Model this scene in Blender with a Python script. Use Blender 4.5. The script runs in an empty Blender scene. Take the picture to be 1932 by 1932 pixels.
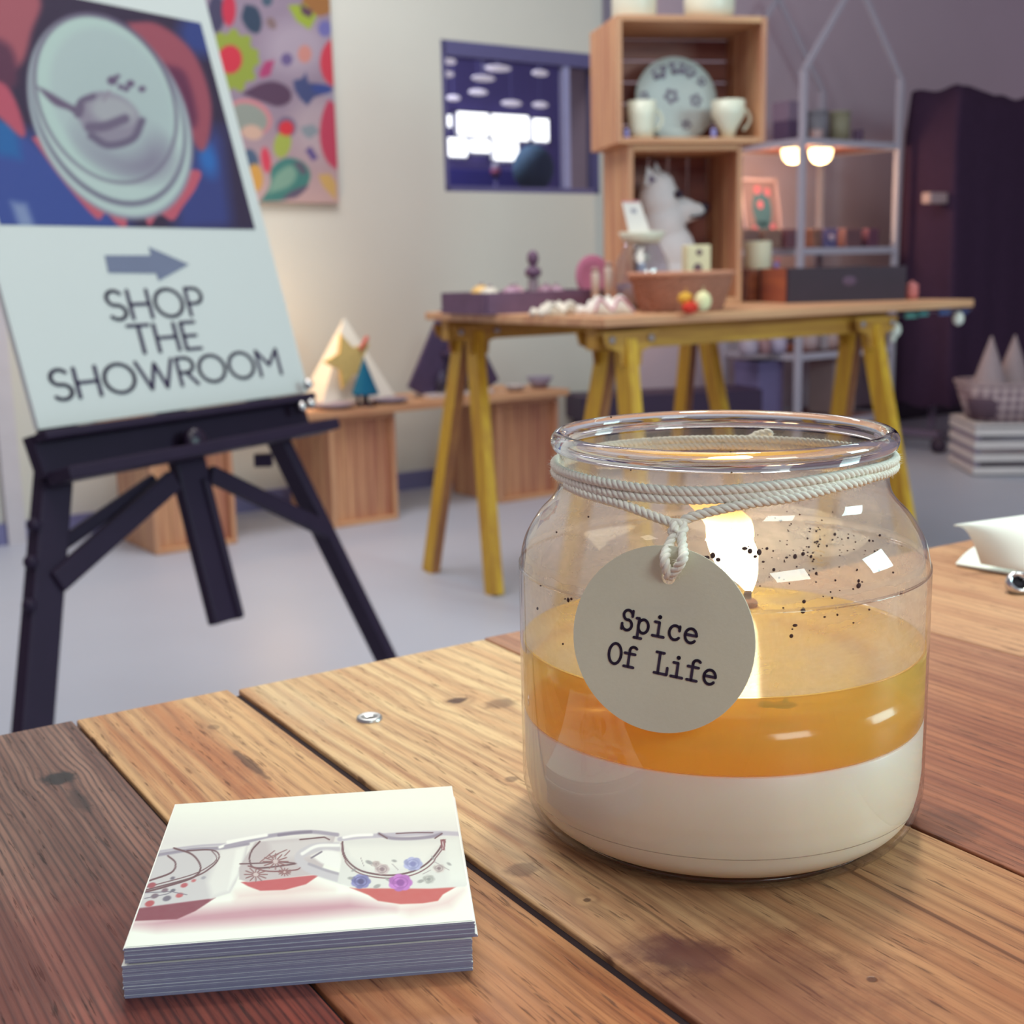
import bpy, bmesh, math, random
import numpy as np
from mathutils import Vector, Matrix
random.seed(7)
rng = np.random.default_rng(7)
PI = math.pi
S = bpy.context.scene
COL = S.collection

# ------------------------------------------------------------------ camera
FPX, PITCH, ROLL, EYE = 2400.0, math.radians(10.87), math.radians(1.3), 0.913
_r0 = Vector((1, 0, 0)); _u0 = Vector((0, math.sin(PITCH), math.cos(PITCH))); CF = Vector((0, math.cos(PITCH), -math.sin(PITCH)))
CR = _r0 * math.cos(ROLL) - _u0 * math.sin(ROLL); CU = _r0 * math.sin(ROLL) + _u0 * math.cos(ROLL)
CAM = Vector((0, 0, EYE))
cam = bpy.data.cameras.new('camera'); camo = bpy.data.objects.new('camera', cam); COL.objects.link(camo)
M = Matrix((CR, CU, -CF)).transposed().to_4x4(); M.translation = CAM
camo.matrix_world = M
cam.sensor_width = 36; cam.sensor_fit = 'HORIZONTAL'; cam.lens = 36 * FPX / 1932; cam.clip_start = 0.02; cam.clip_end = 60
cam.dof.use_dof = True; cam.dof.focus_distance = 0.355; cam.dof.aperture_fstop = cam.lens / 2.1
S.camera = camo
# ------------------------------------------------------------------ light and exposure
S.view_settings.view_transform = 'Standard'; S.view_settings.look = 'None'; S.view_settings.gamma = 1.0
S.view_settings.exposure = 0.0
S.cycles.max_bounces = 12; S.cycles.transparent_max_bounces = 24; S.cycles.transmission_bounces = 10
S.cycles.caustics_reflective = False; S.cycles.caustics_refractive = False; S.cycles.sample_clamp_indirect = 4.0
W = bpy.data.worlds.new('world'); S.world = W; W.use_nodes = True
W.node_tree.nodes['Background'].inputs[0].default_value = (0.64, 0.54, 0.68, 1); W.node_tree.nodes['Background'].inputs[1].default_value = 0.36
def area(name, loc, target, sx, sy, power, col):
    l = bpy.data.lights.new(name, 'AREA'); l.shape = 'RECTANGLE'; l.size = sx; l.size_y = sy; l.energy = power; l.color = col
    o = bpy.data.objects.new(name, l); COL.objects.link(o); o.location = loc
    o.rotation_euler = (Vector(target) - Vector(loc)).to_track_quat('-Z', 'Y').to_euler(); return o
def point(name, loc, power, col, rad):
    l = bpy.data.lights.new(name, 'POINT'); l.energy = power; l.color = col; l.shadow_soft_size = rad
    o = bpy.data.objects.new(name, l); COL.objects.link(o); o.location = loc; return o
def spot(name, loc, target, power, col, deg, blend, rad):
    l = bpy.data.lights.new(name, 'SPOT'); l.energy = power; l.color = col; l.spot_size = math.radians(deg); l.spot_blend = blend; l.shadow_soft_size = rad
    o = bpy.data.objects.new(name, l); COL.objects.link(o); o.location = loc
    o.rotation_euler = (Vector(target) - Vector(loc)).to_track_quat('-Z', 'Y').to_euler(); return o
area('skylight_left', (-0.3, 1.2, 3.05), (-0.3, 1.2, 0), 1.6, 1.6, 34, (1.0, 0.97, 0.88))
area('skylight_far', (-0.4, 3.6, 3.05), (-0.6, 4.4, 0.9), 1.5, 1.5, 60, (1.0, 0.98, 0.95))
area('front_daylight', (1.5, -1.9, 2.5), (0.1, 0.6, 0.8), 1.0, 0.8, 36, (0.84, 1.0, 0.97))
area('window_daylight', (3.2, 0.4, 1.9), (0.0, 2.2, 0.8), 1.1, 0.9, 60, (0.66, 1.0, 1.0))
spot('added_table_spot', (0.45, 1.3, 2.95), (0.15, 0.62, 0.74), 120, (0.98, 0.99, 0.86), 26, 1.0, 0.12)  # unseen spot added to pool light on the table and dim its corners

# ------------------------------------------------------------------ helpers: pixels to places
def ray(px, py): return CF + CR * ((px - 966) / FPX) + CU * ((966 - py) / FPX)
def onz(px, py, z):
    d = ray(px, py); return CAM + d * ((z - EYE) / d.z)
def ondep(px, py, D): return CAM + ray(px, py) * D
def onY(px, py, Y):
    d = ray(px, py); return CAM + d * (Y / d.y)
def proj(p):
    d = Vector(p) - CAM; k = d.dot(CF); return 966 + FPX * d.dot(CR) / k, 966 - FPX * d.dot(CU) / k
def onplane(px, py, P0, n):
    d = ray(px, py); return CAM + d * ((Vector(P0) - CAM).dot(n) / d.dot(n))
# ------------------------------------------------------------------ helpers: objects
def link(o): COL.objects.link(o); return o
def tag(o, label, cat, group=None, kind=None):
    if label: o['label'] = label
    if cat: o['category'] = cat
    if group: o['group'] = group
    if kind: o['kind'] = kind
    return o
def thing(name, label, cat, loc=(0, 0, 0), rz=0.0, group=None):
    o = link(bpy.data.objects.new(name, None)); o.empty_display_size = 0.05
    o.location = loc; o.rotation_euler = (0, 0, rz)
    return tag(o, label, cat, group)
def rootm(o): return Matrix.Translation(o.location) @ Matrix.Rotation(o.rotation_euler.z, 4, 'Z')
class MB:
    def __init__(s): s.v = []; s.f = []; s.mi = []; s.sm = []
    def add(s, vs, fs, mi=0, sm=False):
        b = len(s.v); s.v += [tuple(v) for v in vs]
        for f in fs: s.f.append([b + i for i in f]); s.mi.append(mi); s.sm.append(sm)
        return s
    def box(s, c, d, R=None, mi=0, bev=0.0):
        hx, hy, hz = d[0] / 2, d[1] / 2, d[2] / 2
        R = R or Matrix.Identity(3); c = Vector(c)
        if bev <= 0:
            vs = [R @ Vector((x * hx, y * hy, z * hz)) + c for x in (-1, 1) for y in (-1, 1) for z in (-1, 1)]
            return s.add(vs, [(0, 1, 3, 2), (4, 6, 7, 5), (0, 4, 5, 1), (2, 3, 7, 6), (0, 2, 6, 4), (1, 5, 7, 3)], mi)
        bm = bmesh.new(); bmesh.ops.create_cube(bm, size=1.0)
        for v in bm.verts: v.co = Vector((v.co.x * d[0], v.co.y * d[1], v.co.z * d[2]))
        bmesh.ops.bevel(bm, geom=bm.edges[:] + bm.verts[:], offset=min(bev, min(d) * .45), segments=2, profile=.5, affect='EDGES')
        return s.bm(bm, Matrix.Translation(c) @ R.to_4x4(), mi)
    def bm(s, bm, mat=None, mi=0, sm=False):
        bm.verts.index_update()
        vs = [(mat @ v.co if mat else v.co) for v in bm.verts]
        s.add(vs, [[v.index for v in f.verts] for f in bm.faces], mi, sm); bm.free(); return s
    def bar(s, a, b, w, h, up=(0, 0, 1), mi=0, bev=0.0):
        a = Vector(a); b = Vector(b); d = (b - a); L = d.length; x = d.normalized(); up = Vector(up)
        y = up.cross(x)
        if y.length < 1e-4: y = Vector((1, 0, 0)).cross(x)
        y.normalize(); z = x.cross(y)
        R = Matrix((x, y, z)).transposed()
        return s.box((a + b) / 2, (L, w, h), R, mi, bev)
    def tube(s, pts, r, n=10, mi=0, closed=False, cap=True):
        pts = [Vector(p) for p in pts]; m = len(pts); vs = []; fs = []
        rs = r if isinstance(r, (list, tuple)) else [r] * m
        t0 = (pts[1] - pts[0]).normalized(); nrm = t0.orthogonal().normalized()
        for i, p in enumerate(pts):
            if closed: t = (pts[(i + 1) % m] - pts[i - 1]).normalized()
            else: t = (pts[min(i + 1, m - 1)] - pts[max(i - 1, 0)]).normalized()
            nrm = (nrm - t * nrm.dot(t)).normalized(); bn = t.cross(nrm)
            for k in range(n):
                a = 2 * PI * k / n; vs.append(p + (nrm * math.cos(a) + bn * math.sin(a)) * rs[i])
        for i in range(m if closed else m - 1):
            for k in range(n):
                fs.append((i * n + k, i * n + (k + 1) % n, ((i + 1) % m) * n + (k + 1) % n, ((i + 1) % m) * n + k))
        if cap and not closed: fs.append(tuple(range(n))[::-1]); fs.append(tuple((m - 1) * n + k for k in range(n)))
        return s.add(vs, fs, mi, True)
    def lathe(s, prof, n=48, c=(0, 0, 0), mi=0, mat=None, closed=False):
        vs = []; fs = []; m = len(prof); c = Vector(c)
        for r, z in prof:
            for k in range(n):
                a = 2 * PI * k / n; p = Vector((r * math.cos(a), r * math.sin(a), z)) + c
                vs.append(mat @ p if mat else p)
        for i in range(m if closed else m - 1):
            j = (i + 1) % m
            for k in range(n):
                fs.append((i * n + k, i * n + (k + 1) % n, j * n + (k + 1) % n, j * n + k))
        if not closed:
            if prof[0][0] > 1e-5: fs.append(tuple(range(n))[::-1])
            if prof[-1][0] > 1e-5: fs.append(tuple((m - 1) * n + k for k in range(n)))
        return s.add(vs, fs, mi, True)
    def ball(s, c, r, R=None, n=20, mi=0):
        c = Vector(c); r = Vector(r) if not isinstance(r, (int, float)) else Vector((r, r, r)); vs = []; fs = []; m = n // 2
        R = R or Matrix.Identity(3)
        for i in range(m + 1):
            t = PI * i / m
            for k in range(n):
                a = 2 * PI * k / n
                vs.append(R @ Vector((r.x * math.sin(t) * math.cos(a), r.y * math.sin(t) * math.sin(a), -r.z * math.cos(t))) + c)
        for i in range(m):
            for k in range(n): fs.append((i * n + k, i * n + (k + 1) % n, (i + 1) * n + (k + 1) % n, (i + 1) * n + k))
        return s.add(vs, fs, mi, True)
    def prism(s, poly, th, P=None, X=None, Y=None, mi=0):
        """polygon (a,b) in plane P + aX + bY, thickness th along X x Y (centred)"""
        P = Vector(P or (0, 0, 0)); X = Vector(X or (1, 0, 0)); Y = Vector(Y or (0, 1, 0)); N = X.cross(Y).normalized()
        n = len(poly); q = [P + X * a + Y * b for a, b in poly]
        vs = [p - N * th / 2 for p in q] + [p + N * th / 2 for p in q]
        fs = [tuple(range(n))[::-1], tuple(range(n, 2 * n))] + [(i, (i + 1) % n, n + (i + 1) % n, n + i) for i in range(n)]
        return s.add(vs, fs, mi)
    def build(s, name, m, parent=None, world=False, label=None, smooth=None):
        vs = s.v
        if world and parent is not None:
            inv = rootm(parent).inverted(); vs = [tuple(inv @ Vector(v)) for v in vs]
        me = bpy.data.meshes.new(name); me.from_pydata(vs, [], s.f); me.update()
        for x in (m if isinstance(m, (list, tuple)) else [m]): me.materials.append(x)
        me.polygons.foreach_set('material_index', s.mi); me.polygons.foreach_set('use_smooth', s.sm if smooth is None else [smooth] * len(s.f))
        bm = bmesh.new(); bm.from_mesh(me); bmesh.ops.recalc_face_normals(bm, faces=bm.faces[:]); bm.to_mesh(me); bm.free()
        o = link(bpy.data.objects.new(name, me))
        if parent is not None: o.parent = parent
        if label: o['label'] = label
        return o
def autosmooth(o, ang=40):
    for p in o.data.polygons: p.use_smooth = True
    me = o.data; bm = bmesh.new(); bm.from_mesh(me)
    for e in bm.edges:
        if len(e.link_faces) == 2 and e.calc_face_angle(0) > math.radians(ang): e.smooth = False
    bm.to_mesh(me); bm.free(); return o
def rotz(a): return Matrix.Rotation(a, 3, 'Z')
def dir2(deg): return Vector((math.cos(math.radians(deg)), math.sin(math.radians(deg)), 0))
UP = Vector((0, 0, 1))
# ------------------------------------------------------------------ helpers: materials
def lin(c):
    c = [x / 255 for x in c[:3]]
    return tuple(x / 12.92 if x <= .04045 else ((x + .055) / 1.055) ** 2.4 for x in c) + (1.0,)
class X_:
    """small expression wrapper that lays down Math nodes"""
    def __init__(s, nt, sock): s.nt = nt; s.s = sock
    def _m(s, op, *a, clamp=False):
        n = s.nt.nodes.new('ShaderNodeMath'); n.operation = op; n.use_clamp = clamp
        for i, x in enumerate((s,) + a):
            if isinstance(x, X_): s.nt.links.new(x.s, n.inputs[i])
            else: n.inputs[i].default_value = x
        return X_(s.nt, n.outputs[0])
    def __add__(s, o): return s._m('ADD', o)
    def __sub__(s, o): return s._m('SUBTRACT', o)
    def __mul__(s, o): return s._m('MULTIPLY', o)
    def __truediv__(s, o): return s._m('DIVIDE', o)
    def pw(s, o): return s._m('POWER', o)
    def sin(s): return s._m('SINE')
    def mx(s, o): return s._m('MAXIMUM', o)
    def step(s, a, b):
        n = s.nt.nodes.new('ShaderNodeMapRange'); n.interpolation_type = 'SMOOTHSTEP'; s.nt.links.new(s.s, n.inputs[0])
        n.inputs[1].default_value = a; n.inputs[2].default_value = b; return X_(s.nt, n.outputs[0])
def nodes_of(name):
    m = bpy.data.materials.new(name); m.use_nodes = True; nt = m.node_tree; p = nt.nodes['Principled BSDF']; return m, nt, p
def noise(nt, vec, scale, detail=3, rough=.55, dist=0.0):
    n = nt.nodes.new('ShaderNodeTexNoise'); n.inputs['Scale'].default_value = scale; n.inputs['Detail'].default_value = detail
    n.inputs['Roughness'].default_value = rough; n.inputs['Distortion'].default_value = dist
    if vec is not None: nt.links.new(vec, n.inputs['Vector'])
    return X_(nt, n.outputs['Fac'])
def comb(nt, x, y, z):
    n = nt.nodes.new('ShaderNodeCombineXYZ')
    for i, a in enumerate((x, y, z)):
        if isinstance(a, X_): nt.links.new(a.s, n.inputs[i])
        else: n.inputs[i].default_value = a
    return n.outputs[0]
def xyz(nt, what='Object'):
    t = nt.nodes.new('ShaderNodeTexCoord'); q = nt.nodes.new('ShaderNodeSeparateXYZ'); nt.links.new(t.outputs[what], q.inputs[0])
    return t.outputs[what], [X_(nt, q.outputs[i]) for i in range(3)]
def mix(nt, fac, a, b, mode='MIX'):
    n = nt.nodes.new('ShaderNodeMix'); n.data_type = 'RGBA'; n.blend_type = mode
    for i, x in ((0, fac), (6, a), (7, b)):
        if isinstance(x, X_): nt.links.new(x.s, n.inputs[i])
        elif hasattr(x, 'is_output'): nt.links.new(x, n.inputs[i])
        else: n.inputs[i].default_value = x
    return n.outputs[2]
def bump(nt, p, h, strength=.2, dist=.002):
    b = nt.nodes.new('ShaderNodeBump'); b.inputs['Strength'].default_value = strength; b.inputs['Distance'].default_value = dist
    nt.links.new(h.s, b.inputs['Height']); nt.links.new(b.outputs[0], p.inputs['Normal'])
_cache = {}
def mat(name, c, rough=.6, var=.08, scale=14., spec=.4, metal=0., bumpy=0., emit=None, es=0., sss=0.):
    if name in _cache: return _cache[name]
    m, nt, p = nodes_of(name); co, _ = xyz(nt); n = noise(nt, co, scale, 4)
    a = lin(c); lo = tuple(x * (1 - var) for x in a[:3]) + (1,); hi = tuple(min(1, x * (1 + var)) for x in a[:3]) + (1,)
    nt.links.new(mix(nt, n, lo, hi), p.inputs['Base Color'])
    p.inputs['Roughness'].default_value = rough; p.inputs['Specular IOR Level'].default_value = spec; p.inputs['Metallic'].default_value = metal
    if bumpy: bump(nt, p, noise(nt, co, scale * 6, 4), bumpy, .003)
    if emit: p.inputs['Emission Color'].default_value = lin(emit); p.inputs['Emission Strength'].default_value = es
    if sss: p.inputs['Subsurface Weight'].default_value = sss; p.inputs['Subsurface Radius'].default_value = (.012, .007, .004); p.inputs['Subsurface Scale'].default_value = .6
    _cache[name] = m; return m
def woodmat(name, c, c2, axis=2, freq=26., rough=.55, knots=True):
    """boards with long grain along one object axis"""
    if name in _cache: return _cache[name]
    m, nt, p = nodes_of(name); co, q = xyz(nt)
    sc = [freq, freq, freq]; sc[axis] = freq * .05
    v = comb(nt, q[0] * sc[0], q[1] * sc[1], q[2] * sc[2])
    n1 = noise(nt, v, 1.0, 5, .6, .6); n2 = noise(nt, v, 4.5, 4, .6)
    f = (n1 * .75 + n2 * .25).step(.36, .66)
    col = mix(nt, f, lin(c2), lin(c)); nt.links.new(col, p.inputs['Base Color']); p.inputs['Roughness'].default_value = rough
    bump(nt, p, n2, .15, .001); _cache[name] = m; return m
def attrmat(name, rough=.5, spec=.3, attr='print'):
    m, nt, p = nodes_of(name); a = nt.nodes.new('ShaderNodeAttribute'); a.attribute_name = attr
    co, _ = xyz(nt); n = noise(nt, co, 400., 2)
    nt.links.new(mix(nt, n * .06, a.outputs['Color'], (.5, .5, .5, 1)), p.inputs['Base Color'])
    p.inputs['Roughness'].default_value = rough; p.inputs['Specular IOR Level'].default_value = spec; return m
# ------------------------------------------------------------------ helpers: a small painter for printed pictures
class Paint:
    """colours for printed artwork, worked out at a set of points given in the print's own drawing coordinates"""
    def __init__(s, X, Y, base): s.X = X; s.Y = Y; s.C = np.tile(np.array(base, float), (len(X), 1))
    def lay(s, a, col):
        a = np.clip(a, 0, 1)[:, None]; s.C = s.C * (1 - a) + np.array(col, float)[None, :] * a
    def ell(s, cx, cy, rx, ry, rot, col, soft=3., al=1.):
        t = math.radians(rot); dx = s.X - cx; dy = s.Y - cy
        u = (dx * math.cos(t) + dy * math.sin(t)) / rx; v = (-dx * math.sin(t) + dy * math.cos(t)) / ry
        d = (np.sqrt(u * u + v * v) - 1) * min(rx, ry); s.lay(al * np.clip(.5 - d / soft, 0, 1), col)
    def ring(s, cx, cy, rx, ry, rot, w, col, soft=3., al=1., amin=-400, amax=400):
        t = math.radians(rot); dx = s.X - cx; dy = s.Y - cy
        u = (dx * math.cos(t) + dy * math.sin(t)) / rx; v = (-dx * math.sin(t) + dy * math.cos(t)) / ry
        d = np.abs((np.sqrt(u * u + v * v) - 1) * min(rx, ry)) - w / 2
        a = np.degrees(np.arctan2(v, u)); k = ((a >= amin) & (a <= amax)) if amin <= amax else ((a >= amin) | (a <= amax))
        s.lay(al * k * np.clip(.5 - d / soft, 0, 1), col)
    def seg(s, pts):
        D = np.full(len(s.X), 1e9)
        for (x0, y0), (x1, y1) in zip(pts[:-1], pts[1:]):
            dx, dy = x1 - x0, y1 - y0; L = dx * dx + dy * dy + 1e-9
            t = np.clip(((s.X - x0) * dx + (s.Y - y0) * dy) / L, 0, 1)
            D = np.minimum(D, np.hypot(s.X - x0 - t * dx, s.Y - y0 - t * dy))
        return D
    def line(s, pts, w, col, soft=2., al=1.): s.lay(al * np.clip(.5 - (s.seg(pts) - w / 2) / soft, 0, 1), col)
    def poly(s, pts, col, soft=3., al=1.):
        ins = np.zeros(len(s.X), bool); n = len(pts)
        for i in range(n):
            (x0, y0), (x1, y1) = pts[i], pts[(i + 1) % n]
            c = ((y0 > s.Y) != (y1 > s.Y)) & (s.X < (x1 - x0) * (s.Y - y0) / ((y1 - y0) if abs(y1 - y0) > 1e-9 else 1e-9) + x0)
            ins ^= c
        D = s.seg(list(pts) + [pts[0]]); d = np.where(ins, -D, D); s.lay(al * np.clip(.5 - d / soft, 0, 1), col)
def curve(pts, n=8):
    P = [np.array(p, float) for p in pts]; P = [2 * P[0] - P[1]] + P + [2 * P[-1] - P[-2]]; out = []
    for i in range(1, len(P) - 2):
        for k in range(n):
            t = k / n; a, b, c, d = P[i - 1:i + 3]
            out.append(.5 * ((2 * b) + (c - a) * t + (2 * a - 5 * b + 4 * c - d) * t * t + (3 * b - a - 3 * c + d) * t ** 3))
    out.append(P[-2]); return [tuple(x) for x in out]
def printed(name, P, U, V, nu, nv, painter, base, m, parent, world=True, off=None, rescale=1.0):
    """a flat print on the parallelogram P + aU + bV; the painter gets the drawing coordinates of its grid points"""
    P, U, V = Vector(P), Vector(U), Vector(V)
    a = np.linspace(0, 1, nu + 1); b = np.linspace(0, 1, nv + 1); A, B = np.meshgrid(a, b); A = A.ravel(); B = B.ravel()
    co = np.array(P)[None] + A[:, None] * np.array(U)[None] + B[:, None] * np.array(V)[None]
    d = co - np.array(CAM)[None]; k = d @ np.array(CF)
    X = 966 + FPX * (d @ np.array(CR)) / k; Y = 966 - FPX * (d @ np.array(CU)) / k     # drawing units of the tracing
    pt = Paint(X, Y, base); painter(pt, A, B)
    if parent is not None:
        inv = np.array(rootm(parent).inverted()); co = co @ inv[:3, :3].T + inv[:3, 3]
    i = np.arange((nu + 1) * nv).reshape(nv, nu + 1)[:, :-1].ravel()
    F = np.stack([i, i + 1, i + nu + 2, i + nu + 1], 1)
    me = bpy.data.meshes.new(name); me.from_pydata(co.tolist(), [], F.tolist()); me.update()
    at = me.color_attributes.new('print', 'FLOAT_COLOR', 'POINT')
    c = np.clip(pt.C / 255, 0, 1); c = np.where(c <= .04045, c / 12.92, ((c + .055) / 1.055) ** 2.4) * rescale
    at.data.foreach_set('color', np.concatenate([c, np.ones((len(c), 1))], 1).astype(np.float32).ravel())
    me.materials.append(m); o = link(bpy.data.objects.new(name, me))
    if parent is not None: o.parent = parent
    return o
# ------------------------------------------------------------------ helpers: lettering made of strokes
def arc(cx, cy, rx, ry, a0, a1, n=14):
    return [(cx + rx * math.cos(math.radians(a0 + (a1 - a0) * i / n)), cy + ry * math.sin(math.radians(a0 + (a1 - a0) * i / n))) for i in range(n + 1)]
SANS = {  # strokes on a cap height of 1, advance width
    'S': ([arc(.31, .745, .25, .255, 35, 270) + arc(.31, .25, .27, .25, 85, -145)], .62),
    'H': ([[(.09, 0), (.09, 1)], [(.73, 0), (.73, 1)], [(.09, .5), (.73, .5)]], .82),
    'O': ([arc(.53, .5, .47, .5, 0, 360, 36)], 1.06),
    'P': ([[(.09, 0), (.09, 1), (.36, 1)] + arc(.36, .72, .26, .28, 90, -90) + [(.09, .44)]], .66),
    'T': ([[(.02, 1), (.66, 1)], [(.34, 0), (.34, 1)]], .68),
    'E': ([[(.55, 1), (.09, 1), (.09, 0), (.57, 0)], [(.09, .5), (.5, .5)]], .64),
    'W': ([[(.02, 1), (.36, 0), (.62, .9), (.88, 0), (1.22, 1)]], 1.24),
    'R': ([[(.09, 0), (.09, 1), (.36, 1)] + arc(.36, .73, .27, .27, 90, -90) + [(.09, .46)], [(.34, .46), (.66, 0)]], .70),
    'M': ([[(.09, 0), (.09, 1), (.5, .4), (.91, 1), (.91, 0)]], 1.0)}
TYPE = {  # slab lettering, advance .78
    'S': [arc(.37, .74, .22, .24, 20, 270) + arc(.37, .26, .24, .26, 85, -160), [(.60, .70), (.60, .97)], [(.12, .03), (.12, .3)]],
    'p': [[(.16, -.27), (.16, .68)], [(.03, .67), (.16, .67)], [(.0, -.27), (.36, -.27)], arc(.40, .33, .25, .33, 0, 360, 24)],
    'i': [[(.16, .67), (.38, .67), (.38, 0)], [(.1, 0), (.66, 0)], arc(.37, .93, .035, .035, 0, 360, 8)],
    'c': [arc(.40, .33, .28, .34, 40, 320, 20), [(.61, .45), (.61, .66)]],
    'e': [[(.13, .36), (.66, .36)] + arc(.39, .33, .28, .34, 5, 320, 22)],
    'O': [arc(.38, .5, .31, .5, 0, 360, 28)],
    'f': [arc(.50, .80, .19, .19, 40, 180, 10) + [(.31, 0)], [(.08, .64), (.60, .64)], [(.1, 0), (.58, 0)]],
    'L': [[(.24, 0), (.24, 1)], [(.06, 1), (.44, 1)], [(.06, 0), (.68, 0), (.68, .33)]]}
def strokes(mb, sts, T, w, n=8):
    """ribbons of half width w around strokes; T maps (a, b) to a point"""
    for st in sts:
        for (x0, y0), (x1, y1) in zip(st[:-1], st[1:]):
            L = math.hypot(x1 - x0, y1 - y0)
            if L < 1e-6: continue
            nx, ny = -(y1 - y0) / L * w, (x1 - x0) / L * w
            mb.add([T(x0 + nx, y0 + ny), T(x0 - nx, y0 - ny), T(x1 - nx, y1 - ny), T(x1 + nx, y1 + ny)], [(0, 1, 2, 3)])
        for x, y in st:
            mb.add([T(x + w * math.cos(2 * PI * k / n), y + w * math.sin(2 * PI * k / n)) for k in range(n)], [tuple(range(n))])
# ================================================================== THE ROOM
WANG = 35.3; WD = dir2(WANG); WN = Vector((WD.y, -WD.x, 0)); WP = Vector((-0.466, 5.298, 0))   # along the wall, out of the wall, a point on it
def wallp(t, z, off=0.0): return WP + WD * t + WN * off + UP * z
def onwall(px, py, off=0.0): return onplane(px, py, WP + WN * off, WN)
def wt(p): return (Vector(p) - WP).dot(WD)
m_wall = mat('painted_plaster', (206, 204, 196), .75, .03, 3.)
m_wall_dim = mat('dimmed_plaster', (200, 177, 189), .75, .05, 2.)  # same wall, its weaker light put into a mauve paint colour
m_floor = mat('sealed_concrete', (184, 186, 200), .42, .08, 1.3, .45)
m_ceil = mat('ceiling_white', (215, 212, 215), .8, .02, 3.)
m_skirt = mat('blue_grey_paint', (118, 116, 158), .5, .05, 6.)
m_dark = mat('black_stained_wood', (52, 36, 66), .5, .14, 20., .35)
def structure(mb, name, m): o = mb.build(name, m); o['kind'] = 'structure'; return o
def slab(mb, t0, t1, z0, z1, o0, o1):
    c = wallp((t0 + t1) / 2, (z0 + z1) / 2, (o0 + o1) / 2); return mb.box(c, (t1 - t0, abs(o1 - o0), z1 - z0), rotz(math.radians(WANG)))
structure(MB().box((0.8, 3.2, -.05), (9.6, 11.5, .1)), 'floor', m_floor)
structure(MB().box((0.8, 3.2, 3.25), (9.6, 11.5, .1)), 'ceiling', m_ceil)
TC = wt(onwall(1146, 40))
ta, tb = wt(onwall(835, 200)), wt(onwall(1131, 330)); za, zb = onwall(837, 361).z, onwall(833, 74).z
mb = MB(); slab(mb, -3.6, ta, 0, 3.2, -.05, 0); slab(mb, tb, TC, 0, 3.2, -.05, 0); slab(mb, ta, tb, 0, za, -.05, 0); slab(mb, ta, tb, zb, 3.2, -.05, 0)
structure(mb, 'wall_left', m_wall)
mb = MB(); slab(mb, TC, 5.2, 0, 3.2, -.30, -.10); structure(mb, 'wall_back', m_wall_dim)
mb = MB(); slab(mb, TC - .03, TC + .03, 0, 3.2, -.12, .03); structure(mb, 'trim_1', mat('post_paint', (128, 122, 140), .6))
mb = MB(); slab(mb, -3.6, TC - .03, .0, .075, 0, .016); structure(mb, 'baseboard_left', m_skirt)
mb = MB(); slab(mb, TC + .03, 5.2, .0, .10, -.10, -.082); structure(mb, 'baseboard_back', mat('dark_skirting', (60, 46, 66), .6))
mb = MB(); tq = wt(onwall(18, 900)); slab(mb, tq - .03, tq + .03, 0, 2.1, 0, .03); structure(mb, 'trim_2', mat('door_jamb_paint', (200, 194, 200), .6))
# window in the left wall: frame, mullion, glass
win = thing('window_1', None, None, wallp((ta + tb) / 2, za), math.radians(WANG)); win['kind'] = 'structure'
wf = MB(); w_, h_ = tb - ta, zb - za
m_frame = mat('slate_blue_frame', (92, 88, 132), .5)
for x in (-w_ / 2 + .012, w_ / 2 - .012): wf.box((x, .025, h_ / 2), (.020, .05, h_))
for z in (.012, h_ - .03): wf.box((0, .025, z), (w_, .05, .024 if z < .1 else .06))
wf.build('frame', m_frame, win)
tm = wt(onwall(1071, 200)) - (ta + tb) / 2
MB().box((tm, .022, h_ / 2), (.036, .03, h_)).build('mullion', mat('pale_blue_metal', (150, 150, 190), .4), win)
def thin_glass(name, tint=(1, 1, 1), edge=.85, base=.05, rough=.02):
    m = bpy.data.materials.new(name); m.use_nodes = True; nt = m.node_tree; nt.nodes.clear()
    out = nt.nodes.new('ShaderNodeOutputMaterial'); t = nt.nodes.new('ShaderNodeBsdfTransparent'); g = nt.nodes.new('ShaderNodeBsdfGlossy')
    t.inputs[0].default_value = (*tint, 1); g.inputs['Roughness'].default_value = rough
    lw = nt.nodes.new('ShaderNodeLayerWeight'); lw.inputs[0].default_value = .5
    f = X_(nt, lw.outputs['Facing']).pw(4.0) * edge + base
    mx = nt.nodes.new('ShaderNodeMixShader'); nt.links.new(f.s, mx.inputs[0]); nt.links.new(t.outputs[0], mx.inputs[1]); nt.links.new(g.outputs[0], mx.inputs[2])
    nt.links.new(mx.outputs[0], out.inputs[0]); return m
m_pane = thin_glass('window_glass', (.95, .96, .98), .5, .03)
MB().box((0, .044, h_ / 2), (w_ - .04, .006, h_ - .06)).build('glass_pane', m_pane, win)
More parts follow.
